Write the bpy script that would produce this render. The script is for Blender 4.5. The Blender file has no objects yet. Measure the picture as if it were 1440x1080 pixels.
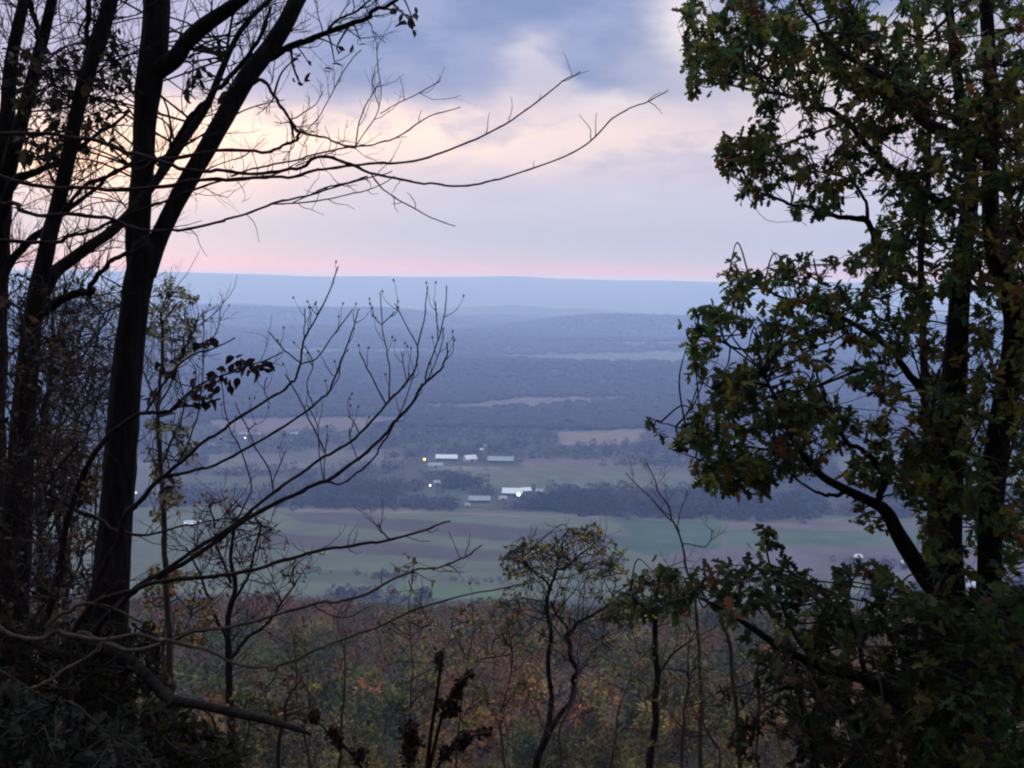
import bpy, math, random
import numpy as np
from mathutils import Matrix, Vector

rng = np.random.default_rng(7)
random.seed(7)
C = bpy.context.scene.collection
scene = bpy.context.scene
rad = math.radians

# ------------------------------------------------------------------ camera
F = 1544.0                       # focal length in pixels of the 1440 px wide frame
CAM_Z = 272.0
PITCH, ROLL = rad(5.40), rad(0.9)
cd = bpy.data.cameras.new("camera"); cam = bpy.data.objects.new("camera", cd); C.objects.link(cam)
Rm = Matrix.Rotation(math.pi/2 - PITCH, 3, 'X') @ Matrix.Rotation(ROLL, 3, 'Z')
cam.matrix_world = Matrix.Translation((0, 0, CAM_Z)) @ Rm.to_4x4()
cd.sensor_width = 36.0; cd.lens = 36.0*F/1440.0
cd.clip_start = 0.05; cd.clip_end = 60000
scene.camera = cam
R = np.array(Rm)
CAM = np.array([0, 0, CAM_Z])

def P(px, py, d):
    """world point seen at pixel (px, py), d metres ahead"""
    v = np.array([(px-720)/F, (540-py)/F, -1.0])
    return CAM + (R @ v)*d

def PV(px, py, d):
    v = np.stack([(px-720)/F, (540-py)/F, -np.ones_like(px)], 1)
    return CAM + (v @ R.T)*np.asarray(d)[:, None]

# ------------------------------------------------------------------ noise
def _h(i, j, s):
    n = (i.astype(np.int64)*374761393 + j.astype(np.int64)*668265263 + s*1442695041) & 0xffffffff
    n = ((n ^ (n >> 13))*1274126177) & 0xffffffff
    return ((n ^ (n >> 16)) & 0xffff)/65535.0

def vn(x, y, s=0):
    x = np.asarray(x, float); y = np.asarray(y, float)
    i = np.floor(x); j = np.floor(y); u = x-i; v = y-j
    u = u*u*(3-2*u); v = v*v*(3-2*v)
    a = _h(i, j, s); b = _h(i+1, j, s); c = _h(i, j+1, s); d = _h(i+1, j+1, s)
    return (a*(1-u)+b*u)*(1-v)+(c*(1-u)+d*u)*v

def fbm(x, y, s=0, o=4):
    t = 0; a = 0.5
    for k in range(o):
        t = t+a*vn(np.asarray(x)*2**k, np.asarray(y)*2**k, s+k); a *= 0.5
    return t/(1-0.5**o)

def sst(a, b, x):
    t = np.clip((np.asarray(x, float)-a)/(b-a), 0, 1); return t*t*(3-2*t)

# ------------------------------------------------------------------ terrain
PY = np.array([-40, -12, -5, 0, 2, 4, 6, 8, 10, 20, 40, 60, 100, 135, 250, 400, 600, 800, 950, 1e6], float)
PZ = np.array([3, .5, -.9, -1.6, -2.1, -3.3, -4.2, -5.1, -6.4, -12.5, -26, -38, -56, -68, -98, -131, -200, -255, -272, -272], float)

def ground(x, y):
    x = np.asarray(x, float); y = np.asarray(y, float)
    ww = 1+0.06*(fbm(x/90, y/160, 31)-0.5)*sst(60, 160, y)
    z = np.interp(y*ww, PY, PZ)+CAM_Z
    z = z+1.0*sst(-1.2, -2.2, x)*sst(2, 4.5, y)*(1-sst(7, 12, y))
    z = z+(fbm(x/1.3, y/1.3, 5)-0.5)*0.18*(1-sst(6, 20, y))+(fbm(x/14, y/14, 9)-0.5)*3*sst(12, 50, y)*(1-sst(700, 950, y))
    v = sst(950, 1500, y)
    z = z+v*(fbm(x/900, y/700, 3)-0.5)*(6+22*sst(1900, 3500, y))*(1+0.9*sst(3500, 6000, y))
    # long low ridges across the valley
    z = z+26*np.exp(-((y-3300-160*(fbm(x/1500, x*0, 11)-.5)*2)/330)**2)*sst(-500, 300, x+200)
    z = z+30*np.exp(-((y-4700)/420)**2)*(0.5+fbm(x/1600, x*0, 12))
    # foothills under the long ridge
    z = z+(84+34*(fbm(x/600, x*0, 13)-.5))*np.exp(-((y-6100)/520)**2)*sst(-350, 500, x)
    z = z+(84+44*(fbm(x/700, x*0, 14)-.5))*np.exp(-((y-6700)/480)**2)*sst(150, -900, x)
    z = z+75*(fbm(x/900, x*0, 18)-.25)*np.exp(-((y-5250)/330)**2)*sst(700, -300, x)
    z = z+120*(fbm(x/1300, x*0, 19)-.2)*np.exp(-((y-8200)/500)**2)
    # the long level ridge
    top = 300+52*(fbm(x/2400, x*0, 15)-.5)+20*(fbm(x/520, x*0, 16)-.5)
    k = sst(9600, 12200, y+700*(fbm(x/1100, y/1600, 17)-.5))
    z = z*(1-k)+top*k
    return z

def gpx(px, py, lo=900.0, hi=12500.0):
    """where the sight line through a pixel meets the valley ground"""
    v = R @ np.array([(px-720)/F, (540-py)/F, -1.0])
    t = np.concatenate([np.linspace(lo, 3000, 420), np.linspace(3005, hi, 900)])/v[1]
    p = CAM+v*t[:, None]
    below = p[:, 2] <= ground(p[:, 0], p[:, 1])
    i = int(np.argmax(below)) if below.any() else len(t)-1
    q = p[i].copy(); q[2] = ground(q[0], q[1]); return q

def inpoly(x, y, poly):
    r = np.zeros(len(x), bool); n = len(poly)
    for i in range(n):
        x1, y1 = poly[i]; x2, y2 = poly[(i+1) % n]
        if y1 == y2: continue
        c = ((y1 > y) != (y2 > y)) & (x < (x2-x1)*(y-y1)/(y2-y1)+x1)
        r ^= c
    return r

# ------------------------------------------------------------------ mesh helpers
class MB:
    """collects quads and triangles (with a colour per vertex) and links them as ONE mesh object"""
    def __init__(s): s.v = []; s.c = []; s.q = []; s.t = []; s.n = 0
    def add(s, v, quads=None, tris=None, col=None):
        v = np.asarray(v, float).reshape(-1, 3)
        s.v.append(v)
        s.c.append(np.tile(np.asarray(col if col is not None else (1, 1, 1), float), (len(v), 1)) if col is None or np.ndim(col) == 1 else np.asarray(col, float))
        if quads is not None and len(quads): s.q.append(np.asarray(quads, np.int64)+s.n)
        if tris is not None and len(tris): s.t.append(np.asarray(tris, np.int64)+s.n)
        s.n += len(v)
    def mesh(s, name, off=(0, 0, 0), smooth=True):
        me = bpy.data.meshes.new(name)
        v = np.concatenate(s.v)-np.asarray(off, float)
        q = np.concatenate(s.q) if s.q else np.zeros((0, 4), np.int64)
        t = np.concatenate(s.t) if s.t else np.zeros((0, 3), np.int64)
        li = np.concatenate([q.ravel(), t.ravel()])
        st = np.concatenate([np.arange(len(q))*4, len(q)*4+np.arange(len(t))*3])
        me.vertices.add(len(v)); me.vertices.foreach_set('co', v.ravel().astype(np.float32))
        me.loops.add(len(li)); me.loops.foreach_set('vertex_index', li.astype(np.int32))
        me.polygons.add(len(st)); me.polygons.foreach_set('loop_start', st.astype(np.int32))
        me.polygons.foreach_set('use_smooth', np.full(len(st), smooth))
        me.update(calc_edges=True)
        a = me.color_attributes.new('tint', 'FLOAT_COLOR', 'POINT')
        cc = np.concatenate(s.c); a.data.foreach_set('color', np.column_stack([cc, np.ones(len(cc))]).ravel().astype(np.float32))
        return me
    def build(s, name, mat, parent=None, off=(0, 0, 0), smooth=True):
        me = s.mesh(name, off, smooth); me.materials.append(mat)
        o = bpy.data.objects.new(name, me); C.objects.link(o)
        if parent is not None: o.parent = parent
        else: o.location = off
        return o

def tag(o, label=None, cat=None, group=None, kind=None):
    if label: o['label'] = label
    if cat: o['category'] = cat
    if group: o['group'] = group
    if kind: o['kind'] = kind
    return o

def thing(name, label, cat, loc, group=None):
    o = bpy.data.objects.new(name, None); C.objects.link(o); o.location = Vector([float(a) for a in loc])
    o.empty_display_size = 0.2
    return tag(o, label, cat, group)

def catmull(pts, step_n):
    pts = np.asarray(pts, float)
    a = np.vstack([2*pts[0]-pts[1], pts, 2*pts[-1]-pts[-2]])
    out = []
    for i in range(len(pts)-1):
        p0, p1, p2, p3 = a[i], a[i+1], a[i+2], a[i+3]
        t = np.linspace(0, 1, step_n, endpoint=False)[:, None]
        out.append(0.5*((2*p1)+(-p0+p2)*t+(2*p0-5*p1+4*p2-p3)*t*t+(-p0+3*p1-3*p2+p3)*t**3))
    out.append(pts[-1:]); return np.vstack(out)

def tube(mb, pts, r, sides=6, rough=0.0, col=None, seed=0):
    pts = np.asarray(pts, float); r = np.maximum(np.asarray(r, float), 1e-4); n = len(pts)
    tg = np.gradient(pts, axis=0); tg /= np.linalg.norm(tg, axis=1)[:, None]+1e-9
    up = np.array([0.0, 0.0, 1.0]) if abs(tg[0][2]) < 0.9 else np.array([0.0, 1.0, 0.0])
    u = np.cross(tg[0], up); u /= np.linalg.norm(u)
    U = np.zeros_like(pts)
    for i in range(n):
        u = u-tg[i]*np.dot(u, tg[i]); u /= np.linalg.norm(u)+1e-9; U[i] = u
    W = np.cross(tg, U)
    th = np.arange(sides)*2*math.pi/sides
    rr = r[:, None]*np.ones(sides)
    if rough:
        L = np.concatenate([[0], np.cumsum(np.linalg.norm(np.diff(pts, axis=0), axis=1))])
        A, B = np.meshgrid(th*sides/6.283, L, indexing='xy')
        rr = rr*(1+rough*(vn(A*0.9+seed*7, B*9+seed, 2)-.5)*2+rough*0.8*(vn(A*0.35+seed*3, B*2.2, 4)-.5)*2)
    v = pts[:, None, :]+U[:, None, :]*(np.cos(th)[None, :, None]*rr[..., None])+W[:, None, :]*(np.sin(th)[None, :, None]*rr[..., None])
    i = np.arange(n-1)[:, None]*sides; j = np.arange(sides)[None, :]; k = (j+1) % sides
    q = np.stack([i+j, i+k, i+sides+k, i+sides+j], -1).reshape(-1, 4)
    v = v.reshape(-1, 3)
    tip = len(v)
    v = np.vstack([v, pts[-1]+tg[-1]*r[-1]])
    tr = np.stack([(n-1)*sides+np.arange(sides), (n-1)*sides+(np.arange(sides)+1) % sides, np.full(sides, tip)], 1)
    mb.add(v, q, tr, col)

def trace(path, d0, d1=None, n=5):
    """(px, py, width px) nodes of a limb seen in the photo -> smooth 3-D centre line and radii; depth runs d0 -> d1"""
    a = np.array(path, float); d1 = d0 if d1 is None else d1
    a[:, 2] *= .93
    s = np.concatenate([[0], np.cumsum(np.hypot(*np.diff(a[:, :2], axis=0).T))]); s /= s[-1]
    d = d0+(d1-d0)*s
    p = PV(a[:, 0], a[:, 1], d)
    r = a[:, 2]/2*d/F
    c = catmull(np.column_stack([p, r]), n)
    return c[:, :3], np.maximum(c[:, 3], 0.0008)

def kink(p, r):
    n = len(p); k = np.repeat(rng.normal(0, 1, (n//3+2, 3)), 3, axis=0)[:n]; k[0] = 0
    q = p+k*np.minimum(r*.55, .006)[:, None]
    return q, r*(1+.16*(np.arange(n) % 6 == 2)+rng.normal(0, .04, n))

VIEW_R = R @ np.array([1., 0, 0]); VIEW_U = R @ np.array([0, 1., 0]); VIEW_F = R @ np.array([0, 0, -1.])

def twig(mb, p, dr, length, r, level=1, bud=0.0, up=0.25, seg=6, kids=3, tips=None, wig=0.22):
    dr = np.asarray(dr, float)/np.linalg.norm(dr)
    pts = [np.asarray(p, float)]; dirs = []
    st = length/seg
    for i in range(seg):
        dr = dr+rng.normal(0, wig, 3)*[1, 1, 1]+np.array([0, 0, up*0.35]); dr /= np.linalg.norm(dr)
        pts.append(pts[-1]+dr*st); dirs.append(dr)
    pts = np.array(pts)
    rr = np.linspace(r, r*0.45, seg+1)
    tube(mb, pts, rr, 5 if r > 0.004 else 4)
    if bud:
        tube(mb, np.array([pts[-1], pts[-1]+dr*bud*1.2, pts[-1]+dr*bud*3]), [r*.5, bud, bud*0.2], 5)
    if tips is not None: tips.append((pts[-1], dr))
    if level > 0:
        for k in range(kids):
            i = int(rng.integers(1, seg)); side = rng.normal(0, 1, 3)
            side -= dirs[i]*np.dot(side, dirs[i]); side /= np.linalg.norm(side)+1e-9
            twig(mb, pts[i], dirs[i]*0.75+side*0.75, length*rng.uniform(.3, .6), rr[i]*0.65, level-1, bud*.8, up, max(3, seg-2), kids-1, tips, wig)

def twigs_on(mb, pts, r, n, length, rt, level=1, bud=0.0, up=0.3, spread=1.0, lo=0.15, kids=3, tips=None, flat=0.6):
    tg = np.gradient(pts, axis=0); tg /= np.linalg.norm(tg, axis=1)[:, None]+1e-9
    for k in range(n):
        i = int(rng.uniform(lo, 0.98)*(len(pts)-1))
        side = rng.normal(0, 1, 3)*[1, flat, 1]; side -= tg[i]*np.dot(side, tg[i]); side /= np.linalg.norm(side)+1e-9
        twig(mb, pts[i], tg[i]*0.7+side*spread, length*rng.uniform(.45, 1.2), min(rt, r[i]*0.7), level, bud, up, 6, kids, tips)

# leaves ------------------------------------------------------------
_m = [(0, 0), (0, .3), (0, .55), (0, .8), (0, 1)]
_s = [(.09, .14), (.25, .27), (.12, .40), (.31, .56), (.13, .66), (.22, .82), (.07, .93)]
OAK_V = np.array([(x, y, 0) for x, y in _m]+[(x, y, .10*x/.3) for x, y in _s]+[(-x, y, .10*x/.3) for x, y in _s], float)
OAK_V[:, 2] -= 0.16*OAK_V[:, 1]**2
OAK_T = []
for o_, fl in ((5, 0), (12, 1)):
    for t_ in [(0, o_, 1), (o_, o_+1, 1), (1, o_+1, o_+2), (1, o_+2, 2), (o_+2, o_+3, 2), (2, o_+3, o_+4), (2, o_+4, 3), (o_+4, o_+5, 3), (3, o_+5, o_+6), (3, o_+6, 4)]:
        OAK_T.append(t_ if not fl else t_[::-1])
OAK_T = np.array(OAK_T)
OVA_V = np.array([(0, 0, 0), (0, .5, -.03), (0, 1, -.14), (.2, .28, .05), (.24, .58, .03), (.1, .85, -.05), (-.2, .28, .05), (-.24, .58, .03), (-.1, .85, -.05)], float)
OVA_T = np.array([(0, 3, 1), (3, 4, 1), (1, 4, 5), (1, 5, 2), (0, 1, 6), (6, 1, 7), (1, 8, 7), (1, 2, 8)])
CARD_V = np.array([(0, 0, 0), (.32, .35, .08), (.22, .8, -.05), (-.05, 1, -.1), (-.34, .6, .06)], float)
CARD_T = np.array([(0, 1, 4), (1, 2, 4), (2, 3, 4)])

def leaves(mb, pos, dirs, size, cols, V=OAK_V, T=OAK_T, droop=0.35):
    n = len(pos)
    if n == 0: return
    y = np.asarray(dirs, float)+rng.normal(0, .18, (n, 3)); y[:, 2] -= droop*rng.uniform(0, 1, n)
    y /= np.linalg.norm(y, axis=1)[:, None]+1e-9
    nz = rng.normal(0, .65, (n, 3))+[0, 0, 1.0]
    x = np.cross(y, nz); x /= np.linalg.norm(x, axis=1)[:, None]+1e-9
    z = np.cross(x, y)
    s = np.asarray(size)[:, None, None]
    w = rng.uniform(.8, 1.25, n)[:, None, None]; b = rng.uniform(-.5, 2.0, n)[:, None, None]
    v = pos[:, None, :]+s*(V[None, :, 0:1]*w*x[:, None, :]+V[None, :, 1:2]*y[:, None, :]+V[None, :, 2:3]*b*z[:, None, :])
    k = len(V)
    t = (T[None]+(np.arange(n)*k)[:, None, None]).reshape(-1, 3)
    mb.add(v.reshape(-1, 3), None, t, np.repeat(cols, k, axis=0))

def palette(n, cols, weights, jit=.25):
    w = np.array(weights[:len(cols)], float); w /= w.sum()
    c = np.array(cols, float)[rng.choice(len(cols), n, p=w)]
    return np.clip(c*np.exp(rng.normal(0, jit, (n, 1)))*np.exp(rng.normal(0, .08, (n, 3))), .004, .6)

# ------------------------------------------------------------------ materials
def mat(name): 
    m = bpy.data.materials.new(name); m.use_nodes = True
    nt = m.node_tree; return m, nt, nt.nodes, nt.links, nt.nodes['Principled BSDF']

def leaf_mat(name, trans=.25, rough=.55):
    m, nt, N, L, b = mat(name)
    a = N.new('ShaderNodeVertexColor'); a.layer_name = 'tint'
    tc = N.new('ShaderNodeTexCoord'); no = N.new('ShaderNodeTexNoise'); no.inputs['Scale'].default_value = 40
    L.new(tc.outputs['Object'], no.inputs['Vector'])
    mx = N.new('ShaderNodeMix'); mx.data_type = 'RGBA'; mx.blend_type = 'MULTIPLY'; mx.inputs['Factor'].default_value = .45
    L.new(a.outputs['Color'], mx.inputs[6]); L.new(no.outputs['Fac'], mx.inputs[7])
    L.new(mx.outputs[2], b.inputs['Base Color']); b.inputs['Roughness'].default_value = rough
    b.inputs['Specular IOR Level'].default_value = .06
    if trans:
        tr = N.new('ShaderNodeBsdfTranslucent'); ms = N.new('ShaderNodeMixShader'); ms.inputs[0].default_value = trans
        L.new(mx.outputs[2], tr.inputs['Color']); L.new(b.outputs[0], ms.inputs[1]); L.new(tr.outputs[0], ms.inputs[2])
        L.new(ms.outputs[0], N['Material Output'].inputs['Surface'])
    return m

def bark_mat(name, c0, c1, sc=14, bump=.6):
    m, nt, N, L, b = mat(name)
    tc = N.new('ShaderNodeTexCoord'); mp = N.new('ShaderNodeMapping'); mp.inputs['Scale'].default_value = (1, 1, .22)
    L.new(tc.outputs['Object'], mp.inputs['Vector'])
    no = N.new('ShaderNodeTexNoise'); no.inputs['Scale'].default_value = sc; no.inputs['Detail'].default_value = 6
    vo = N.new('ShaderNodeTexVoronoi'); vo.inputs['Scale'].default_value = sc*2.2
    n2 = N.new('ShaderNodeTexNoise'); n2.inputs['Scale'].default_value = 2.3; n2.inputs['Detail'].default_value = 3
    for n in (no, vo, n2): L.new(mp.outputs[0], n.inputs['Vector'])
    rp = N.new('ShaderNodeValToRGB'); rp.color_ramp.elements[0].position = .32; rp.color_ramp.elements[1].position = .72
    rp.color_ramp.elements[0].color = (*c0, 1); rp.color_ramp.elements[1].color = (*c1, 1)
    L.new(no.outputs['Fac'], rp.inputs[0])
    mx = N.new('ShaderNodeMix'); mx.data_type = 'RGBA'; mx.inputs[7].default_value = (c1[0]*.9, c1[1]*1.15, c1[2]*.85, 1)
    r2 = N.new('ShaderNodeValToRGB'); r2.color_ramp.elements[0].position = .55; r2.color_ramp.elements[1].position = .75
    L.new(n2.outputs['Fac'], r2.inputs[0]); L.new(r2.outputs[0], mx.inputs['Factor']); L.new(rp.outputs[0], mx.inputs[6])
    L.new(mx.outputs[2], b.inputs['Base Color']); b.inputs['Roughness'].default_value = .95; b.inputs['Specular IOR Level'].default_value = .06
    bm = N.new('ShaderNodeBump'); bm.inputs['Strength'].default_value = bump; bm.inputs['Distance'].default_value = .02
    ad = N.new('ShaderNodeMath'); ad.operation = 'ADD'; L.new(no.outputs['Fac'], ad.inputs[0]); L.new(vo.outputs['Distance'], ad.inputs[1])
    L.new(ad.outputs[0], bm.inputs['Height']); L.new(bm.outputs[0], b.inputs['Normal'])
    return m

def plain_mat(name, c, rough=.7, var=.25, scale=.6, metal=0.0):
    m, nt, N, L, b = mat(name)
    tc = N.new('ShaderNodeTexCoord'); no = N.new('ShaderNodeTexNoise'); no.inputs['Scale'].default_value = scale; no.inputs['Detail'].default_value = 5
    L.new(tc.outputs['Object'], no.inputs['Vector'])
    rp = N.new('ShaderNodeValToRGB'); rp.color_ramp.elements[0].position = .3; rp.color_ramp.elements[1].position = .7
    rp.color_ramp.elements[0].color = (*[k*(1-var) for k in c], 1); rp.color_ramp.elements[1].color = (*[min(1, k*(1+var*.6)) for k in c], 1)
    L.new(no.outputs['Fac'], rp.inputs[0]); L.new(rp.outputs[0], b.inputs['Base Color'])
    b.inputs['Roughness'].default_value = rough; b.inputs['Metallic'].default_value = metal
    return m

def lamp_mat(name, c, s):
    m, nt, N, L, b = mat(name)
    b.inputs['Base Color'].default_value = (*c, 1); b.inputs['Emission Color'].default_value = (*c, 1); b.inputs['Emission Strength'].default_value = s
    return m

M = dict(
    leaf=leaf_mat('broad_leaf', .55), dry=leaf_mat('dry_leaf', .15, .8), far_leaf=leaf_mat('slope_leaf', .1, .8), wood=leaf_mat('valley_wood_leaf', 0, .9),
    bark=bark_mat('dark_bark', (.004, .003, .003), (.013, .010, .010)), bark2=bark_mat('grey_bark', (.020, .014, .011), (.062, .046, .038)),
    twig=bark_mat('twig_bark', (.009, .006, .006), (.024, .016, .015), 40, .3),
    white_roof=plain_mat('pale_metal_roof', (.62, .64, .68), .5, .08, .25, 0), grey_roof=plain_mat('weathered_roof', (.25, .26, .30), .6, .25, .3),
    wall_white=plain_mat('white_board_wall', (.5, .5, .5), .8, .2, .5), wall_dark=plain_mat('dark_board_wall', (.07, .06, .06), .85, .3, .5),
    silo=plain_mat('silo_concrete', (.12, .12, .13), .8, .25, .4), door=plain_mat('barn_door', (.05, .035, .03), .8, .3, .8),
    glass=plain_mat('window_pane', (.03, .035, .05), .15, .1, 1), pole=plain_mat('lamp_pole', (.12, .10, .08), .8, .2, 1),
    seed=leaf_mat('seed_head', 0, .9),
    yellow_lamp=lamp_mat('amber_lamp', (1, .50, .10), 7), green_lamp=lamp_mat('mercury_lamp', (.42, 1, .52), 10), white_lamp=lamp_mat('white_lamp', (.85, .9, 1), 6),
)

# ------------------------------------------------------------------ land cover
FIELDS = []   # (polygon in ground x,y ; colour)
def field(px_poly, col):
    FIELDS.append(([tuple(gpx(x, y)[:2]) for x, y in px_poly], col))
GREEN = (.075, .088, .05); PALE = (.100, .108, .066); BROWN = (.070, .056, .050); TAN = (.17, .13, .105); STRAW = (.15, .14, .10); BRIGHT = (.085, .125, .055)
field([(230, 712), (560, 714), (900, 722), (1460, 732), (1500, 812), (1100, 845), (760, 878), (380, 905), (100, 880), (60, 720)], PALE)
field([(395, 722), (470, 722), (730, 741), (900, 757), (880, 769), (700, 760), (560, 747), (420, 735)], BROWN)
field([(360, 748), (520, 760), (720, 776), (880, 785), (860, 800), (690, 792), (520, 781), (380, 768)], BROWN)
field([(380, 716), (560, 717), (860, 727), (1000, 733), (860, 730), (560, 721), (390, 720)], TAN)
field([(850, 728), (1010, 734), (1010, 775), (930, 785), (840, 768), (890, 752)], (.085, .135, .085))
field([(1020, 735), (1460, 738), (1470, 750), (1020, 745)], (.19, .14, .14))
field([(1020, 746), (1460, 751), (1470, 770), (1020, 766)], (.11, .15, .09))
field([(960, 772), (1460, 771), (1470, 815), (1000, 812), (930, 790)], (.17, .13, .14))
field([(560, 826), (690, 826), (720, 862), (560, 862)], BRIGHT)
field([(380, 800), (560, 806), (560, 822), (380, 822)], GREEN)
# beyond the first tree lines
field([(650, 665), (740, 656), (1010, 662), (1010, 688), (760, 688), (650, 690)], (.15, .155, .11))
field([(730, 646), (960, 645), (980, 660), (740, 657)], (.19, .14, .13))
field([(590, 656), (735, 656), (660, 664), (600, 663)], STRAW)
field([(290, 640), (560, 632), (570, 655), (300, 664)], (.16, .14, .13))
field([(290, 592), (420, 587), (560, 586), (580, 592), (500, 606), (420, 604), (330, 612)], (.21, .155, .145))
field([(250, 668), (420, 672), (420, 690), (250, 690)], (.12, .125, .10))
field([(560, 690), (650, 692), (700, 712), (560, 712)], (.10, .12, .085))
field([(780, 608), (905, 604), (900, 624), (790, 627)], TAN)
field([(640, 571), (740, 559), (880, 559), (870, 565), (740, 572), (660, 577)], (.22, .165, .155))
field([(560, 566), (720, 574), (690, 578), (600, 574)], (.17, .19, .15))
field([(700, 500), (960, 494), (1010, 502), (1000, 511), (880, 510), (740, 507)], (.17, .18, .16))
field([(380, 490), (625, 492), (610, 497), (400, 498)], (.24, .23, .20))
field([(800, 480), (1000, 482), (1000, 486), (860, 485)], (.22, .21, .2))
field([(1180, 640), (1460, 640), (1460, 690), (1180, 680)], (.14, .15, .11))
field([(0, 640), (230, 650), (230, 700), (0, 700)], (.15, .14, .12))

def cover(x, y):
    """index of the field a ground point lies in, -1 for woods"""
    xx = x+(fbm(x/60, y/60, 41)-.5)*26*np.clip(y/2500, .25, 2); yy = y+(fbm(x/70, y/70, 42)-.5)*40*np.clip(y/2500, .2, 2)
    r = np.full(len(x), -1)
    for i, (poly, _) in enumerate(FIELDS):
        a = np.array(poly); lo = a.min(0)-50; hi = a.max(0)+50
        k = (xx > lo[0]) & (xx < hi[0]) & (yy > lo[1]) & (yy < hi[1])
        if k.any():
            ii = np.where(k)[0]; r[ii[inpoly(xx[ii], yy[ii], poly)]] = i
    return r

# the ground, one sheet from behind the viewer to the ridge beyond the valley
ys = np.unique(np.concatenate([np.linspace(-40, 0, 10), np.linspace(0, 14, 50), np.geomspace(14, 900, 110), 272/np.linspace(272/900., 272/7000., 300), np.linspace(7000, 12800, 150), np.linspace(12900, 16500, 12)]))
ts = np.concatenate([np.linspace(-1.3, -.6, 40, endpoint=False), np.linspace(-.6, .6, 380), np.linspace(.6, 1.3, 41)[1:]])
Yg, Tg = np.meshgrid(ys, ts, indexing='ij'); Xg = Tg*(np.maximum(Yg, 0)+38)
xg = Xg.ravel(); yg = Yg.ravel(); zg = ground(xg, yg)
gc = np.zeros((len(xg), 3))
litter = np.array((.05, .036, .026)); woodfl = np.array((.045, .042, .035)); farw = np.array((.06, .055, .045))
n1 = fbm(xg/6, yg/6, 61)[:, None]
gc[:] = litter*(.6+.8*n1)
v = yg > 850
gc[v] = woodfl*(.7+.6*n1[v])
gc[yg > 7600] = (farw*(.25+1.2*fbm(xg/420, yg/500, 62)[:, None]))[yg > 7600]
idx = np.full(len(xg), -1); vi = np.where((yg > 900) & (yg < 8000))[0]; idx[vi] = cover(xg[vi], yg[vi])
for i, (_, col) in enumerate(FIELDS):
    k = idx == i
    sc_ = 1 if col in (GREEN, PALE, BROWN, TAN, STRAW, BRIGHT) else .66
    gc[k] = np.array(col)*sc_*.8*(.72+.56*fbm(xg[k]/45, yg[k]/30, 63))[:, None]*(1+.12*np.sin(xg[k]*.16+yg[k]*.9+3*fbm(xg[k]/80, yg[k]/80, 64)))[:, None]
g = MB(); nt_, ny_ = len(ts), len(ys)
ii = np.arange(ny_-1)[:, None]*nt_; jj = np.arange(nt_-1)[None, :]
g.add(np.column_stack([xg, yg, zg]), np.stack([ii+jj, ii+jj+1, ii+nt_+jj+1, ii+nt_+jj], -1).reshape(-1, 4), None, gc)
gm, nt, N, L, b = mat('land')
a = N.new('ShaderNodeVertexColor'); a.layer_name = 'tint'
tc = N.new('ShaderNodeTexCoord'); no = N.new('ShaderNodeTexNoise'); no.inputs['Scale'].default_value = 9; no.inputs['Detail'].default_value = 8
L.new(tc.outputs['Object'], no.inputs['Vector'])
n3 = N.new('ShaderNodeTexNoise'); n3.inputs['Scale'].default_value = .03; n3.inputs['Detail'].default_value = 6; L.new(tc.outputs['Object'], n3.inputs['Vector'])
mm = N.new('ShaderNodeMath'); mm.operation = 'MULTIPLY_ADD'; L.new(no.outputs['Fac'], mm.inputs[0]); mm.inputs[1].default_value = .9; L.new(n3.outputs['Fac'], mm.inputs[2])
mx = N.new('ShaderNodeMix'); mx.data_type = 'RGBA'; mx.blend_type = 'MULTIPLY'; mx.inputs['Factor'].default_value = .8
L.new(a.outputs[0], mx.inputs[6]); L.new(mm.outputs[0], mx.inputs[7]); L.new(mx.outputs[2], b.inputs['Base Color'])
b.inputs['Roughness'].default_value = 1; b.inputs['Specular IOR Level'].default_value = .05
bm = N.new('ShaderNodeBump'); bm.inputs['Strength'].default_value = .5; bm.inputs['Distance'].default_value = .05; L.new(no.outputs['Fac'], bm.inputs['Height']); L.new(bm.outputs[0], b.inputs['Normal'])
tag(g.build('terrain', gm), kind='structure', label='valley floor of fields, low hills and the long level ridge beyond')

# ------------------------------------------------------------------ valley woods
def ico(sub):
    import bmesh
    m = bmesh.new(); bmesh.ops.create_icosphere(m, subdivisions=sub, radius=1)
    v = np.array([x.co[:] for x in m.verts]); t = np.array([[w.index for w in f.verts] for f in m.faces]); m.free(); return v, t
ICO1, ICO2 = ico(1), ico(2)

def crowns(mb, x, y, rad_, h, cols, shape):
    V, T = shape; n = len(x)
    if n == 0: return
    z = ground(x, y)
    j = rng.uniform(.86, 1.12, (n, len(V)))[..., None]
    v = V[None]*j
    v = v*np.stack([rad_, rad_, h*.55], 1)[:, None, :]
    v = v+np.stack([x, y, z+h*.5], 1)[:, None, :]
    k = len(V); t = (T[None]+(np.arange(n)*k)[:, None, None]).reshape(-1, 3)
    shade = np.repeat(cols, k, axis=0)
    mb.add(v.reshape(-1, 3), None, t, shade)

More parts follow.
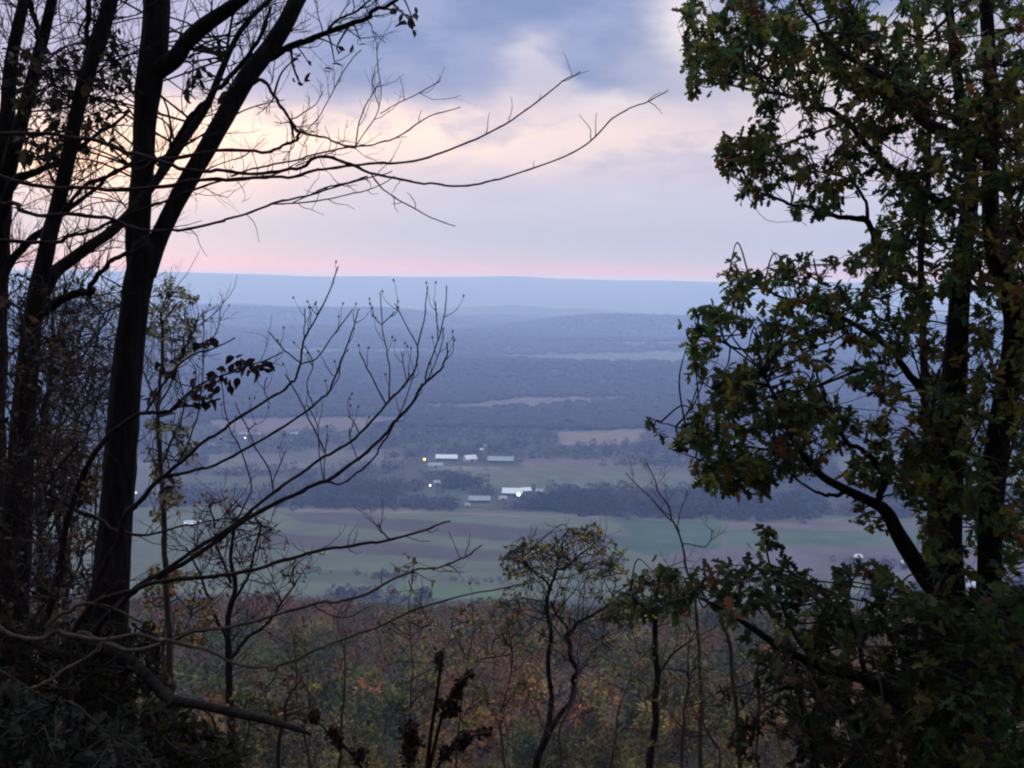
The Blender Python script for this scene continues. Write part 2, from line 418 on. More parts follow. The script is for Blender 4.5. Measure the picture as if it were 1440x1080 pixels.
YARD = np.array([gpx(a_, b_)[:2] for a_, b_ in [(616, 648), (628, 648), (641, 648), (661, 649), (677, 649), (692, 651), (704, 651), (718, 651), (612, 657), (597, 654), (712, 698), (721, 698), (733, 697), (740, 694), (707, 704), (665, 706), (674, 706), (684, 706), (657, 714), (759, 694), (614, 681), (605, 690), (729, 703)]])
def leafy(mb, x, y, rad_, h, cols, m_=64):
    dx = (x[:, None]-YARD[:, 0]); dy = (YARD[:, 1]-y[:, None])
    k = ~((np.abs(dx) < 13) & (dy > -16) & (dy < 48)).any(1); x, y, rad_, h, cols = x[k], y[k], rad_[k], h[k], cols[k]
    z = ground(x, y)
    for i in range(len(x)):
        u = rng.normal(0, 1, (m_, 3)); u /= np.linalg.norm(u, axis=1)[:, None]
        lump = 1+.3*np.sin(u[:, 0]*4+i)*np.sin(u[:, 2]*5+2*i)
        p = np.array([x[i], y[i], z[i]+h[i]*.52])+u*np.array([rad_[i], rad_[i], h[i]*.5])*(lump*rng.uniform(.55, 1.0, m_))[:, None]
        leaves(mb, p, u, h[i]*rng.uniform(.12, .30, m_), np.clip(cols[i]*np.exp(rng.normal(0, .22, (m_, 1))), .004, .5), CARD_V, CARD_T)

WCOL = [(.032, .028, .032), (.024, .027, .024), (.045, .031, .032), (.036, .036, .025), (.052, .03, .028), (.027, .022, .032)]
WW = [3, 3, 2, 2, 1, 2]
def scatter(n, y0, y1, tmax=.62):
    y = np.exp(rng.uniform(math.log(y0), math.log(y1), n)); x = rng.uniform(-tmax, tmax, n)*y; return x, y
mb = MB()
x, y = scatter(9000, 930, 2000); k = cover(x, y) < 0; x, y = x[k], y[k]
dens = fbm(x/70, y/70, 71) > np.where(y < 1250, .40, .36)
x, y = x[dens], y[dens]
h = rng.uniform(6, 13, len(x)); leafy(mb, x, y, h*rng.uniform(.42, .75, len(x)), h, palette(len(x), WCOL, WW))
x, y = scatter(46000, 2000, 7600); k = cover(x, y) < 0; x, y = x[k], y[k]
s = np.maximum(1, y/2600); h = rng.uniform(8, 14, len(x))*(s**.35); crowns(mb, x, y, rng.uniform(6, 14, len(x))*s, h*.85, palette(len(x), WCOL, WW, .15)*(.75+.5*fbm(x/260, y/420, 77))[:, None], ICO1)
# hedgerows and copses inside the fields
def row(pts, n, w, h0, h1, c=None):
    q = np.array([gpx(a, b_)[:2] for a, b_ in pts]); t = np.sort(rng.uniform(0, len(q)-1.001, n)); i = t.astype(int); f = (t-i)[:, None]
    p = q[i]*(1-f)+q[i+1]*f+rng.normal(0, w, (n, 2)); h = rng.uniform(h0, h1, n)
    leafy(mb, p[:, 0], p[:, 1], h*rng.uniform(.42, .62, n), h, palette(n, WCOL, WW), 90)
row([(735, 712), (900, 722), (1140, 727)], 240, 14, 8, 15)
row([(760, 700), (1000, 705), (1150, 715)], 160, 18, 8, 14)
row([(395, 711), (520, 712), (640, 713)], 130, 13, 6, 11)
row([(600, 688), (640, 684), (668, 682)], 60, 16, 9, 15)
row([(400, 690), (560, 694)], 80, 16, 6, 11)
row([(700, 655), (726, 655)], 10, 5, 6, 9)
row([(860, 655), (960, 652)], 40, 14, 6, 11)
row([(480, 838), (530, 842), (590, 840)], 38, 14, 4, 9)
row([(430, 806), (530, 812), (585, 812)], 30, 6, 2, 5)
row([(640, 818), (700, 822)], 16, 6, 2, 4)
row([(1180, 790), (1300, 800)], 30, 8, 3, 7)
row([(545, 644), (588, 642)], 16, 6, 5, 9)
row([(640, 640), (700, 636)], 24, 12, 7, 12)
tag(mb.build('valley_wood', M['wood']), 'dark wooded belts and tree lines between the valley fields', kind='stuff')

# ------------------------------------------------------------------ farms
def box(mb, x0, x1, y0, y1, z0, z1):
    v = [(x, y, z) for z in (z0, z1) for y in (y0, y1) for x in (x0, x1)]
    mb.add(v, [(0, 2, 3, 1), (4, 5, 7, 6), (0, 1, 5, 4), (2, 6, 7, 3), (0, 4, 6, 2), (1, 3, 7, 5)])

def gable(name, label, cat, group, px, py, wpx, wall_h, roof_h, depth, rot, roof, wall, doors=2, chimney=False):
    p = gpx(px, py); w = wpx*p[1]/F/max(.35, abs(math.cos(rot)))
    t = thing(name, label, cat, (p[0], p[1], p[2]-.3), group); t.rotation_euler.z = rot
    a = MB(); hw, hd = w/2, depth/2
    v = [(-hw, -hd, 0), (hw, -hd, 0), (hw, hd, 0), (-hw, hd, 0), (-hw, -hd, wall_h), (hw, -hd, wall_h), (hw, hd, wall_h), (-hw, hd, wall_h), (-hw, 0, wall_h+roof_h), (hw, 0, wall_h+roof_h)]
    a.add(v, [(0, 1, 5, 4), (2, 3, 7, 6), (1, 2, 6, 5), (3, 0, 4, 7)], [(5, 6, 9), (7, 4, 8)])
    a.build('wall', wall, t, smooth=False)
    r = MB(); e = .7; th = .25
    for s in (-1, 1):
        o = hd+e; zz = wall_h-roof_h*e/hd
        v = [(-hw-e, s*o, zz+.1), (hw+e, s*o, zz+.1), (hw+e, 0, wall_h+roof_h+.1), (-hw-e, 0, wall_h+roof_h+.1)]
        v += [(x_, y_, z_+th) for x_, y_, z_ in v]
        r.add(v, [(0, 1, 2, 3), (4, 7, 6, 5), (0, 4, 5, 1), (1, 5, 6, 2), (2, 6, 7, 3), (3, 7, 4, 0)])
    ro = r.build('roof', roof, t, smooth=False)
    for i in range(doors):
        d = MB(); cx = -hw+w*(i+.7)/(doors+.4); box(d, cx-1.8, cx+1.8, -hd-.12, -hd-.02, 0, min(3.6, wall_h*.85)); d.build('door', M['door'], t, smooth=False)
    if cat == 'house':
        for cx in (-.3, .05, .3):
            d = MB(); box(d, cx*w-.5, cx*w+.5, -hd-.1, -hd-.02, 1.3, 2.7); d.build('window', M['glass'], t, smooth=False)
    if chimney:
        d = MB(); box(d, hw*.4-.4, hw*.4+.4, -.4, .4, wall_h+roof_h-.5, wall_h+roof_h+1.4); d.build('chimney', M['silo'], ro, smooth=False)
    return t

FG = 'farm buildings in the valley'
gable('barn', 'long low barn with a bright pale roof on the upper farm, beside the amber light', 'barn', FG, 628, 647.5, 30, 4.2, 4.5, 15, .02, M['white_roof'], M['wall_dark'])
gable('barn', 'short pale-roofed barn set askew between the bright long barn and dark silo', 'barn', FG, 661, 649, 15, 4.5, 5, 13, .5, M['white_roof'], M['wall_white'], 1)
gable('barn', 'long grey-roofed barn on the far side of the dark silo', 'barn', FG, 704, 650.5, 36, 4, 5, 15, -.03, M['grey_roof'], M['wall_dark'])
gable('house', 'low pale house below the bright long barn of the upper farm', 'house', FG, 612, 657, 20, 3.2, 3.2, 10, .2, M['grey_roof'], M['wall_white'], 1, True)
gable('barn', 'wide white-roofed barn right behind the greenish yard light', 'barn', FG, 721, 697.5, 28, 4.5, 5, 16, -.12, M['white_roof'], M['wall_dark'])
gable('shed', 'small white lean shed touching the corner of the barn by the greenish light', 'shed', FG, 738, 694, 14, 4.5, 3, 10, .45, M['white_roof'], M['wall_dark'], 1)
gable('shed', 'squat grey shed in front of the white-roofed barn on the lower farm', 'shed', FG, 707, 703.5, 10, 3, 2.5, 8, .2, M['grey_roof'], M['wall_white'], 1)
gable('barn', 'long grey-roofed barn at the near end of the lower farm', 'barn', FG, 674, 706, 30, 3.6, 4.0, 12, .03, M['grey_roof'], M['wall_dark'])
gable('shed', 'little white shed at the field edge below the long grey barn', 'shed', FG, 657, 713.5, 6, 2.6, 2, 6, .3, M['grey_roof'], M['wall_white'], 1)
gable('shed', 'pale roof among dark trees past the greenish yard light', 'shed', FG, 759, 693.5, 10, 3, 2.4, 8, -.2, M['grey_roof'], M['wall_dark'], 1)
gable('house', 'small house beside the white point of light in the dark grove', 'house', FG, 614, 681, 8, 3, 2.6, 8, .3, M['grey_roof'], M['wall_white'], 1)
gable('house', 'distant pale house near the faint far light behind the bud-tipped branches', 'house', FG, 412, 612, 13, 3.0, 2.6, 11, .1, M['grey_roof'], M['wall_dark'], 1, True)
gable('barn', 'distant long low building beside the faint far light', 'barn', FG, 352, 612, 30, 2.6, 2.0, 12, .05, M['grey_roof'], M['wall_dark'])
gable('shed', 'far white shed seen past the pale-leaved tree by the forked trunk', 'shed', FG, 297, 627, 9, 3, 2.5, 9, .2, M['grey_roof'], M['wall_white'], 1)
gable('house', 'pale-roofed house seen through twigs just beside the forked trunk', 'house', FG, 271, 741, 22, 3.2, 3.2, 10, .2, M['white_roof'], M['wall_white'], 1)
gable('shed', 'bright white shed glimpsed between the two stems of the leafy oak', 'shed', FG, 1363, 833, 13, 6, 4, 9, .1, M['white_roof'], M['wall_white'], 1)
gable('shed', 'tiny white-roofed shed in the brown field just past the round silo', 'shed', FG, 1272, 795, 10, 2.6, 2.4, 7, .1, M['white_roof'], M['wall_dark'], 1)

def silo(label, px, py, h, r, cap):
    p = gpx(px, py); t = thing('silo', label, 'silo', (p[0], p[1], p[2]-.3), 'silos on the valley farms')
    a = MB(); tube(a, [(0, 0, z) for z in np.linspace(0, h, 6)], [r]*6, 24); a.build('silo_wall', M['silo'], t)
    c = MB(); th = np.linspace(0, math.pi/2, 7); tube(c, [(0, 0, h+.05+r*.75*math.sin(x_)) for x_ in th], [max(.05, (r+.15)*math.cos(x_)) for x_ in th], 24); c.build('silo_cap', cap, t)
silo('tall dark silo with a pale dome standing over the upper farm', 677, 648, 17, 3.6, M['white_roof'])
silo('shorter dark silo with grey dome close behind the tall one', 682, 646, 21, 3.0, M['grey_roof'])
silo('stubby round bin with bright white dome in the brown field near the oak', 1207, 792, 5.0, 4.6, M['white_roof'])

def yard_light(label, px, py, hpole, m, r):
    p = gpx(px, py); t = thing('yard_light', label, 'yard light', (p[0], p[1], p[2]-.2), 'yard lights in the valley')
    a = MB(); tube(a, [(0, 0, 0), (0, 0, hpole*.5), (0, 0, hpole), (0, -.8, hpole+.3)], [.16, .14, .12, .08], 8); a.build('pole', M['pole'], t)
    v, tr = ICO2; l = MB(); l.add(v*[r, r, r*.8]+[0, -1-r*.6, hpole+.1], None, tr); l.build('lamp_head', m, t)
yard_light('glowing amber yard light at the end of the long pale barn', 597, 654, 9, M['yellow_lamp'], 1.7)
yard_light('brilliant greenish-white yard light in front of the lower barn', 729, 703.5, 7.5, M['green_lamp'], 2.0)
yard_light('small cold white light in the dark grove between the farms', 605, 690, 7, M['white_lamp'], 1.1)
yard_light('faint white light far off by the low distant buildings', 345, 621, 6, M['white_lamp'], 1.1)
yard_light('small white light seen right against the edge of the forked trunk', 192, 700, 6, M['white_lamp'], .7)

# ------------------------------------------------------------------ wood on the slope below
SLOPE = dict(
    olive=([(0.100, 0.085, 0.018), (0.131, 0.091, 0.020), (0.083, 0.073, 0.016)], 'olive-green'),
    rust=([(0.189, 0.071, 0.024), (0.154, 0.071, 0.024), (0.201, 0.103, 0.026)], 'rust-red'),
    bare=([(0.093, 0.062, 0.036), (0.118, 0.073, 0.042), (0.073, 0.054, 0.032)], 'thin grey-brown'),
    gold=([(0.236, 0.156, 0.032), (0.189, 0.130, 0.034), (0.131, 0.107, 0.027)], 'dull yellow'),
    green=([(0.064, 0.073, 0.016), (0.054, 0.060, 0.016), (0.083, 0.080, 0.018)], 'dark green'))

def crown_mesh(cols, n, size, rx, h, seed, sparse=1.0):
    """leaf clumps spread through an uneven crown, 1 unit = metre, base at trunk foot"""
    mbx = MB(); nl = int(rng.integers(7, 12))
    lob = np.column_stack([rng.normal(0, rx*.42, (nl, 2)), rng.uniform(h*.38, h*.88, nl)]); lr = rng.uniform(.28, .5, nl)*rx
    k = rng.integers(0, nl, n); u = rng.normal(0, 1, (n, 3)); u /= np.linalg.norm(u, axis=1)[:, None]
    rr = lr[k]*rng.uniform(.35, 1.08, n)**.6
    p = lob[k]+u*rr[:, None]*[1, 1, .8]
    lt = np.array([rng.uniform(.75, 1.3) for _ in range(nl)])
    c = palette(nl, cols, [3, 2, 2][:len(cols)], .28)[k]*lt[k][:, None]*np.exp(rng.normal(0, .12, (n, 1)))
    leaves(mbx, p, u+[0, 0, .3], size*rng.uniform(.6, 1.4, n), c, CARD_V, CARD_T)
    return mbx

def trunk_mesh(h, rx, r):
    mbx = MB(); b = rng.normal(0, .12*rx, (2,))
    pts = catmull([(0, 0, -.6), (b[0]*.3, b[1]*.3, h*.3), (b[0], b[1], h*.6), (b[0]*1.3, b[1]*1.3, h*.9)], 4)
    tube(mbx, pts, np.linspace(r, r*.25, len(pts)), 7)
    for _ in range(9):
        i = int(rng.uniform(.3, .9)*len(pts)); a_ = rng.uniform(0, 6.28)
        twig(mbx, pts[i], (math.cos(a_), math.sin(a_), .9), rx*rng.uniform(.7, 1.2), r*.28, 1, 0, .4, 5, 3)
    return mbx

protos = {}
for kind, (cols, word) in SLOPE.items():
    protos[kind] = []
    for q in range(3):
        h = rng.uniform(9, 13); rx = rng.uniform(2.6, 3.8); nn = 420 if kind == 'bare' else 1500
        cm = crown_mesh(cols, nn, .34 if kind == 'bare' else .42, rx, h, q).mesh('crown'); cm.materials.append(M['far_leaf'])
        tm = trunk_mesh(h, rx, .16).mesh('trunk'); tm.materials.append(M['bark2'])
        protos[kind].append((tm, cm))
kinds = list(SLOPE); kw = np.array([3, 2.2, 2.2, 1.4, 2.2]); kw /= kw.sum()
placed = []; tries = 0
while len(placed) < 110 and tries < 6000:
    tries += 1
    y_ = math.sqrt(rng.uniform(52**2, 150**2)); x_ = rng.uniform(-.52, .52)*y_
    if all((x_-a_)**2+(y_-b_)**2 > 4.6**2 for a_, b_ in placed): placed.append((x_, y_))
for x_, y_ in placed:
    kd = kinds[int(rng.choice(5, p=kw))]; tm, cm = protos[kd][int(rng.integers(3))]; word = SLOPE[kd][1]
    s = rng.uniform(.7, 1.15)
    if y_ < 75: s *= .8
    t = thing('slope_tree', f'{word} crown in the autumn wood on the slope below', 'tree', (x_, y_, float(ground(x_, y_))), f'{word} trees of the near slope wood')
    t.rotation_euler.z = rng.uniform(0, 6.28); t.scale = (s, s, s*rng.uniform(.9, 1.1))
    for nm, me in (('trunk', tm), ('crown', cm)):
        o = bpy.data.objects.new(nm, me); C.objects.link(o); o.parent = t

# the rest of the slope wood reads as one mass
mb = MB(); n = 2600
y = np.sqrt(rng.uniform(145**2, 470**2, n)); x = rng.uniform(-.56, .56, n)*y; z = ground(x, y)
patch = fbm(x/38, y/60, 81)
for i in range(n):
    w = kw.copy()
    if patch[i] > .56 or (-45 < x[i] < 25 and 290 < y[i] < 430 and i % 4): w = np.array([.6, 4, 1.5, 1, .4])
    elif patch[i] < .44: w = np.array([3, .5, 1, .8, 3])
    kd = kinds[int(rng.choice(5, p=w/w.sum()))]; cols = SLOPE[kd][0]
    h = rng.uniform(8, 13); rx = rng.uniform(2.2, 3.8); m_ = 80 if kd == 'bare' else 170
    u = rng.normal(0, 1, (m_, 3)); u /= np.linalg.norm(u, axis=1)[:, None]; u[:, 2] = np.abs(u[:, 2])*1.0-.15
    lump = 1+.35*np.sin(u[:, 0]*5+i)*np.sin(u[:, 1]*5+2*i)
    p = np.array([x[i], y[i], z[i]+h*.55])+u*np.array([rx, rx, h*.45])*(lump*rng.uniform(.7, 1.0, m_))[:, None]
    leaves(mb, p, u, rng.uniform(.5, 1.15, m_), np.clip(palette(1, cols, [1]*len(cols), .3)*np.exp(rng.normal(0, .14, (m_, 1))), .004, .5), CARD_V, CARD_T)
tag(mb.build('slope_wood', M['far_leaf']), 'mass of autumn treetops running down to the valley fields', kind='stuff')

# ------------------------------------------------------------------ traced trees near the viewer
class Tree:
    def __init__(s, name, label, cat, base, depth, group=None, seat=True):
        s.base = P(base[0], base[1], depth); 
        if seat: s.base[2] = float(ground(s.base[0], s.base[1]))-.05
        s.d = depth; s.t = thing(name, label, cat, s.base, group); s.paths = []
    def limb(s, name, path, d0=None, d1=None, m='bark', sides=9, rough=.07, n=6, tw=None, root=False, extra=()):
        d0 = s.d if d0 is None else d0; d1 = d0 if d1 is None else d1
        pts, r = trace(path, d0, d1, n)
        if m != 'bark' or sides < 9: pts, r = kink(pts, r)
        if root:   # carry the foot into the ground with a flare
            f = pts[0].copy(); z = float(ground(f[0], f[1]))-.25
            if z < f[2]-.02:
                k = max(2, int((f[2]-z)/.12)); add = np.linspace([f[0], f[1], z], f, k, endpoint=False)
                pts = np.vstack([add, pts]); r = np.concatenate([r[0]*np.linspace(1.55, 1.05, k), r])
        mbx = MB(); tube(mbx, pts, r, sides, rough, seed=len(s.paths))
        s.paths.append((pts, r))
        for e, e0, e1 in extra:
            p2, r2 = kink(*trace(e, e0, e1, n)); tube(mbx, p2, r2, max(5, sides-3), rough*.6, seed=len(s.paths)+3); s.paths.append((p2, r2))
            if tw: twigs_on(mbx, p2, r2, max(2, tw['n']//3), **{k_: v_ for k_, v_ in tw.items() if k_ != 'n'})
        if tw: twigs_on(mbx, pts, r, **tw)
        mbx.build(name, M[m], s.t, s.base)
    def foliage(s, poly, tips, cols, w, size, per=7, dspread=.8, gap=.45, gs=38, V=OAK_V, T=OAK_T, nodes=30, m='leaf', name='foliage', d=None, tw_r=(.0045, .0022), tint=None, reach=1.5):
        d = s.d if d is None else d
        a = np.array(poly, float); lo, hi = a.min(0), a.max(0)
        out = []
        while len(out) < tips:
            q = rng.uniform(lo, hi, (4000, 2)); q = q[inpoly(q[:, 0], q[:, 1], poly)]
            q = q[fbm(q[:, 0]/gs, q[:, 1]/gs, 91+int(a[0, 0]) % 17) > gap-.12*rng.uniform(-1, 1, len(q))]
            out += list(q)
            if len(q) == 0: break
        q = np.array(out[:tips]); tips = len(q)
        dd = d+rng.normal(0, dspread, tips).clip(-2*dspread, 2*dspread)
        p = PV(q[:, 0], q[:, 1], dd)
        # boughs: tips gather on nodes, nodes on the nearest limb
        tw = MB(); nodes = min(nodes, tips); nd = p[rng.choice(tips, nodes, replace=False)]
        allp = np.vstack([x_[0] for x_ in s.paths]) if s.paths else nd
        for c in nd:
            dist = np.linalg.norm(allp-c, axis=1)+rng.uniform(0, .25, len(allp)); b_ = allp[int(np.argmin(dist))]
            L_ = np.linalg.norm(c-b_)
            if L_ > reach*3: continue
            mid = b_*.5+c*.5+rng.normal(0, .12*L_+.01, 3)+[0, 0, .06*L_]
            pts = catmull([b_, mid, c], 5); tube(tw, pts, np.linspace(tw_r[0]*1.6, tw_r[0]*.7, len(pts)), 5)
        outd = np.zeros((tips, 3))
        for i in range(tips):
            j = int(np.argmin(np.linalg.norm(nd-p[i], axis=1))); c = nd[j]; L_ = np.linalg.norm(p[i]-c)
            outd[i] = (p[i]-c)/(L_+1e-6) if L_ > .02 else rng.normal(0, 1, 3)
            if .02 < L_ < reach:
                mid = c*.5+p[i]*.5+rng.normal(0, .1*L_, 3); pts = catmull([c, mid, p[i]], 3)
                tube(tw, pts, np.linspace(tw_r[1]*1.3, tw_r[1]*.7, len(pts)), 4)
        if tw.v and tips >= 40: tw.build('bough', M['twig'], s.t, s.base)
        n_ = rng.integers(max(1, per-2), per+3, tips); k = np.repeat(np.arange(tips), n_); n = len(k)
        u = rng.normal(0, 1, (n, 3)); u /= np.linalg.norm(u, axis=1)[:, None]
        dirs = u*.9+outd[k]*.6
        pos = p[k]-outd[k]*(rng.uniform(0, .9, n)*size)[:, None]
        col = palette(tips, cols, w, .3)[k]*np.exp(rng.normal(0, .15, (n, 1)))
        lf = MB()
        if tw.v and tips < 40: lf.add(np.concatenate(tw.v), np.concatenate(tw.q), np.concatenate(tw.t), (.03, .02, .018))
        leaves(lf, pos, dirs, size*rng.uniform(.6, 1.2, n), np.clip(col, .004, .5), V, T)
        lf.build(name, M[m], s.t, s.base)

TWF = dict(n=26, length=.5, rt=.004, level=2, up=.3, kids=4)
# -- the forked bare tree
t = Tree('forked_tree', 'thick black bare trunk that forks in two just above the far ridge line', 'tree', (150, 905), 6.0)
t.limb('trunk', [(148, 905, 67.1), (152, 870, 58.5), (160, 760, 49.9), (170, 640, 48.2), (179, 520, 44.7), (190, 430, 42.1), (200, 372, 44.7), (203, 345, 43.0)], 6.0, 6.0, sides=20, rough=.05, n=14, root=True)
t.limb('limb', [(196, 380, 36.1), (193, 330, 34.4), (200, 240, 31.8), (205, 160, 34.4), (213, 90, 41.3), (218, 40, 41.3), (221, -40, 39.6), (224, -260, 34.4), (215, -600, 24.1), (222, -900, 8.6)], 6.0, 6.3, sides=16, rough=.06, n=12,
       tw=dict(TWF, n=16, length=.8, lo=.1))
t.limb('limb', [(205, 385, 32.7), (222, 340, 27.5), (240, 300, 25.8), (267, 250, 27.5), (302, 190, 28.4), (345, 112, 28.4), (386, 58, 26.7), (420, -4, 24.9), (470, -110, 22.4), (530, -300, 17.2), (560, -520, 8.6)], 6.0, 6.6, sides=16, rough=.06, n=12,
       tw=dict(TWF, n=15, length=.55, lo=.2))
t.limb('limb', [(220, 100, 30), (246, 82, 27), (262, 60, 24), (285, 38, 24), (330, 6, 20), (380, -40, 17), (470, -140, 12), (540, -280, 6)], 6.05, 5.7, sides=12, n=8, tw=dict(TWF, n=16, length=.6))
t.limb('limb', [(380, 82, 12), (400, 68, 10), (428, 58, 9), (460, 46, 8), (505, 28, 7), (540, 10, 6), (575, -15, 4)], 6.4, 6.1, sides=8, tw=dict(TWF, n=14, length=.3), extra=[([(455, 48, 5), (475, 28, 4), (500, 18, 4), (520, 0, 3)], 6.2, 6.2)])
t.limb('limb', [(330, 135, 8), (365, 112, 6), (380, 128, 5), (392, 145, 5), (405, 165, 5), (417, 184, 5)], 6.3, 5.6, sides=7, tw=dict(TWF, n=7, length=.25))
LD = [(.03, .035, .02), (.04, .03, .018), (.022, .03, .02)]
t.foliage([(545, 0), (590, 0), (585, 45), (555, 40)], 5, LD, [1, 1, 1], .075, 2, .1, 0, nodes=3, d=6.1, m='dry', V=OVA_V, T=OVA_T)
t.foliage([(395, 70), (530, 40), (500, 75), (420, 130), (400, 120)], 11, LD, [1, 1, 1], .06, 1, .2, 0, nodes=8, d=6.3, m='dry', V=OVA_V, T=OVA_T)
t.foliage([(250, 70), (330, 60), (320, 140), (250, 150)], 18, LD, [1, 1, 1], .075, 3, .25, .3, nodes=8, d=6.2, m='dry', V=OVA_V, T=OVA_T)

# -- trees at the edge, with the long branches that sweep over the valley
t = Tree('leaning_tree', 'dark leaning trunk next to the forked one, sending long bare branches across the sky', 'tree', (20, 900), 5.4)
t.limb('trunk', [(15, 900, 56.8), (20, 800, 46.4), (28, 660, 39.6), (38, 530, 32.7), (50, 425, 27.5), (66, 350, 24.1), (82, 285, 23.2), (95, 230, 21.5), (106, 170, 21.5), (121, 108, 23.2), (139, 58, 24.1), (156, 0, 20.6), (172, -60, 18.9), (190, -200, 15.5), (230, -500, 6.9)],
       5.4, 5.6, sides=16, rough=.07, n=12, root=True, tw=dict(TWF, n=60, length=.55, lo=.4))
t.limb('limb', [(118, 120, 10), (123, 70, 9), (122, 30, 8), (122, -20, 8), (118, -200, 4)], 5.5, 5.6, sides=8, tw=dict(TWF, n=6, length=.3))
t.limb('limb', [(48, 440, 24), (73, 388, 20), (100, 365, 19), (128, 345, 17), (165, 318, 16), (212, 264, 14), (258, 198, 13), (290, 150, 12), (312, 98, 10), (328, 62, 9), (350, 28, 8), (388, -8, 7)], 5.5, 6.6, sides=10, n=8, tw=dict(TWF, n=24, length=.4),
       extra=[([(212, 262, 10), (262, 175, 10), (282, 152, 9), (310, 120, 8), (342, 88, 7), (362, 58, 6), (382, 10, 5)], 6.2, 6.3), ([(318, 82, 5), (322, 50, 4), (330, 10, 4)], 6.5, 6.4)])
t.limb('limb', [(50, 452, 20), (64, 440, 15), (92, 418, 12), (112, 410, 11), (127, 413, 10), (131, 396, 8), (142, 380, 7), (168, 362, 7), (200, 345, 5)], 5.5, 5.2, sides=8, tw=dict(TWF, n=12, length=.35))
t.limb('limb', [(-40, 189, 6.66), (30, 188, 6.66), (90, 191, 5.92), (150, 203, 5.92), (190, 218, 5.92), (250, 236, 5.92), (305, 240, 5.18), (362, 246, 5.18), (417, 235, 5.18), (455, 221, 5.18), (492, 231, 4.81), (525, 244, 4.07), (562, 251, 3.70), (605, 259, 3.26), (645, 262, 3.11), (682, 258, 2.96), (722, 246, 2.66), (790, 222, 2.37), (832, 198, 2.22), (866, 163, 2.22), (905, 145, 1.92), (940, 127, 1.63)],
       5.0, 3.9, sides=7, n=6, m='twig', tw=dict(n=12, length=.11, rt=.0019, level=0, up=.1, lo=.3, kids=0),
       extra=[([(523, 246, 2.59), (543, 270, 2.22), (577, 290, 2.07), (613, 309, 1.78), (640, 318, 1.50)], 4.4, 4.2), ([(517, 248, 2.96), (492, 256, 2.96), (467, 262, 2.59), (442, 271, 2.22), (412, 285, 1.85)], 4.4, 4.4)])
t.limb('limb', [(-30, 240, 6.66), (60, 262, 5.92), (150, 268, 5.92), (230, 262, 5.92), (282, 254, 5.55), (355, 250, 5.18), (405, 249, 4.81), (455, 237, 4.44), (517, 231, 4.07), (580, 226, 3.70), (642, 207, 3.11), (690, 185, 2.66), (728, 163, 2.37), (765, 135, 2.07), (790, 115, 1.78), (816, 102, 1.50)],
       5.2, 4.2, sides=7, n=6, m='twig', tw=dict(n=12, length=.11, rt=.0019, level=0, up=.2, lo=.3, kids=0),
       extra=[([(325, 248, 3.33), (362, 235, 2.96), (410, 226, 2.96), (455, 215, 2.81), (497, 207, 2.66), (530, 202, 2.37), (562, 190, 2.22), (602, 165, 1.92), (647, 151, 1.50)], 4.8, 4.4), ([(416, 234, 2.22), (440, 224, 1.78), (470, 214, 1.63)], 4.7, 4.6)])
t.limb('limb', [(190, 240, 6.66), (240, 222, 5.92), (305, 212, 5.18), (367, 212, 4.81), (398, 206, 4.44), (417, 196, 4.81), (421, 187, 4.44), (442, 191, 3.33), (465, 197, 2.96), (486, 206, 2.96), (500, 207, 2.52)], 5.2, 4.6, sides=7, n=6, m='twig', tw=dict(n=13, length=.16, rt=.0018, level=1, up=.3, lo=.2, kids=2),
       extra=[([(500, 206, 2.22), (507, 165, 1.92), (520, 138, 1.78), (534, 116, 1.50)], 4.6, 4.6), ([(500, 206, 1.78), (516, 182, 1.63), (530, 160, 1.63), (536, 130, 1.50), (532, 100, 1.50), (530, 60, 1.50)], 4.6, 4.7), ([(534, 160, 1.50), (560, 145, 1.50), (585, 133, 1.50), (617, 115, 1.50)], 4.6, 4.6), ([(420, 196, 1.50), (445, 168, 1.50), (463, 138, 1.50), (485, 96, 1.50), (508, 70, 1.50)], 4.8, 4.9)])
t.limb('limb', [(-20, 284, 6.66), (12, 288, 6.66), (52, 300, 5.92), (94, 300, 5.92), (146, 305, 5.55), (177, 317, 5.18), (208, 324, 4.81), (250, 322, 4.44), (300, 312, 4.07), (337, 303, 3.70), (383, 287, 3.33), (430, 274, 2.96), (480, 260, 2.52), (520, 250, 1.92), (552, 240, 1.50)],
       5.0, 4.4, sides=7, n=6, m='twig', tw=dict(n=12, length=.13, rt=.0019, level=0, up=.1, lo=.2, kids=1), extra=[([(383, 287, 2.22), (427, 285, 2.22), (480, 277, 1.92), (530, 262, 1.63), (555, 248, 1.50)], 4.5, 4.4)])
t.limb('limb', [(-20, 336, 5.92), (31, 340, 5.92), (73, 340, 5.55), (115, 331, 5.18), (146, 317, 5.18), (177, 303, 4.81), (208, 292, 4.44), (240, 280, 4.07), (270, 267, 3.70), (320, 252, 2.96), (380, 246, 2.22), (440, 220, 1.50)], 5.1, 4.9, sides=7, m='twig', tw=dict(n=14, length=.22, rt=.002, level=1, up=.2, lo=.1, kids=3))
t.limb('limb', [(86, 300, 5.92), (120, 262, 5.92), (150, 246, 5.92), (190, 230, 5.18), (240, 216, 4.44), (300, 180, 2.96), (350, 152, 2.22), (400, 140, 1.50)], 5.4, 5.1, sides=7, m='twig', tw=dict(n=14, length=.25, rt=.002, level=1, up=.2, lo=.05, kids=3))
t.limb('limb', [(-10, 640, 8.88), (50, 682, 6.66), (100, 712, 5.92), (155, 741, 5.18), (185, 751, 4.44), (212, 752, 3.70), (250, 742, 2.96), (290, 733, 2.52), (335, 730, 1.92), (380, 742, 1.50)], 5.0, 4.4, sides=7, m='twig', tw=dict(n=12, length=.25, rt=.0022, level=1, up=.25, lo=.3, kids=2))
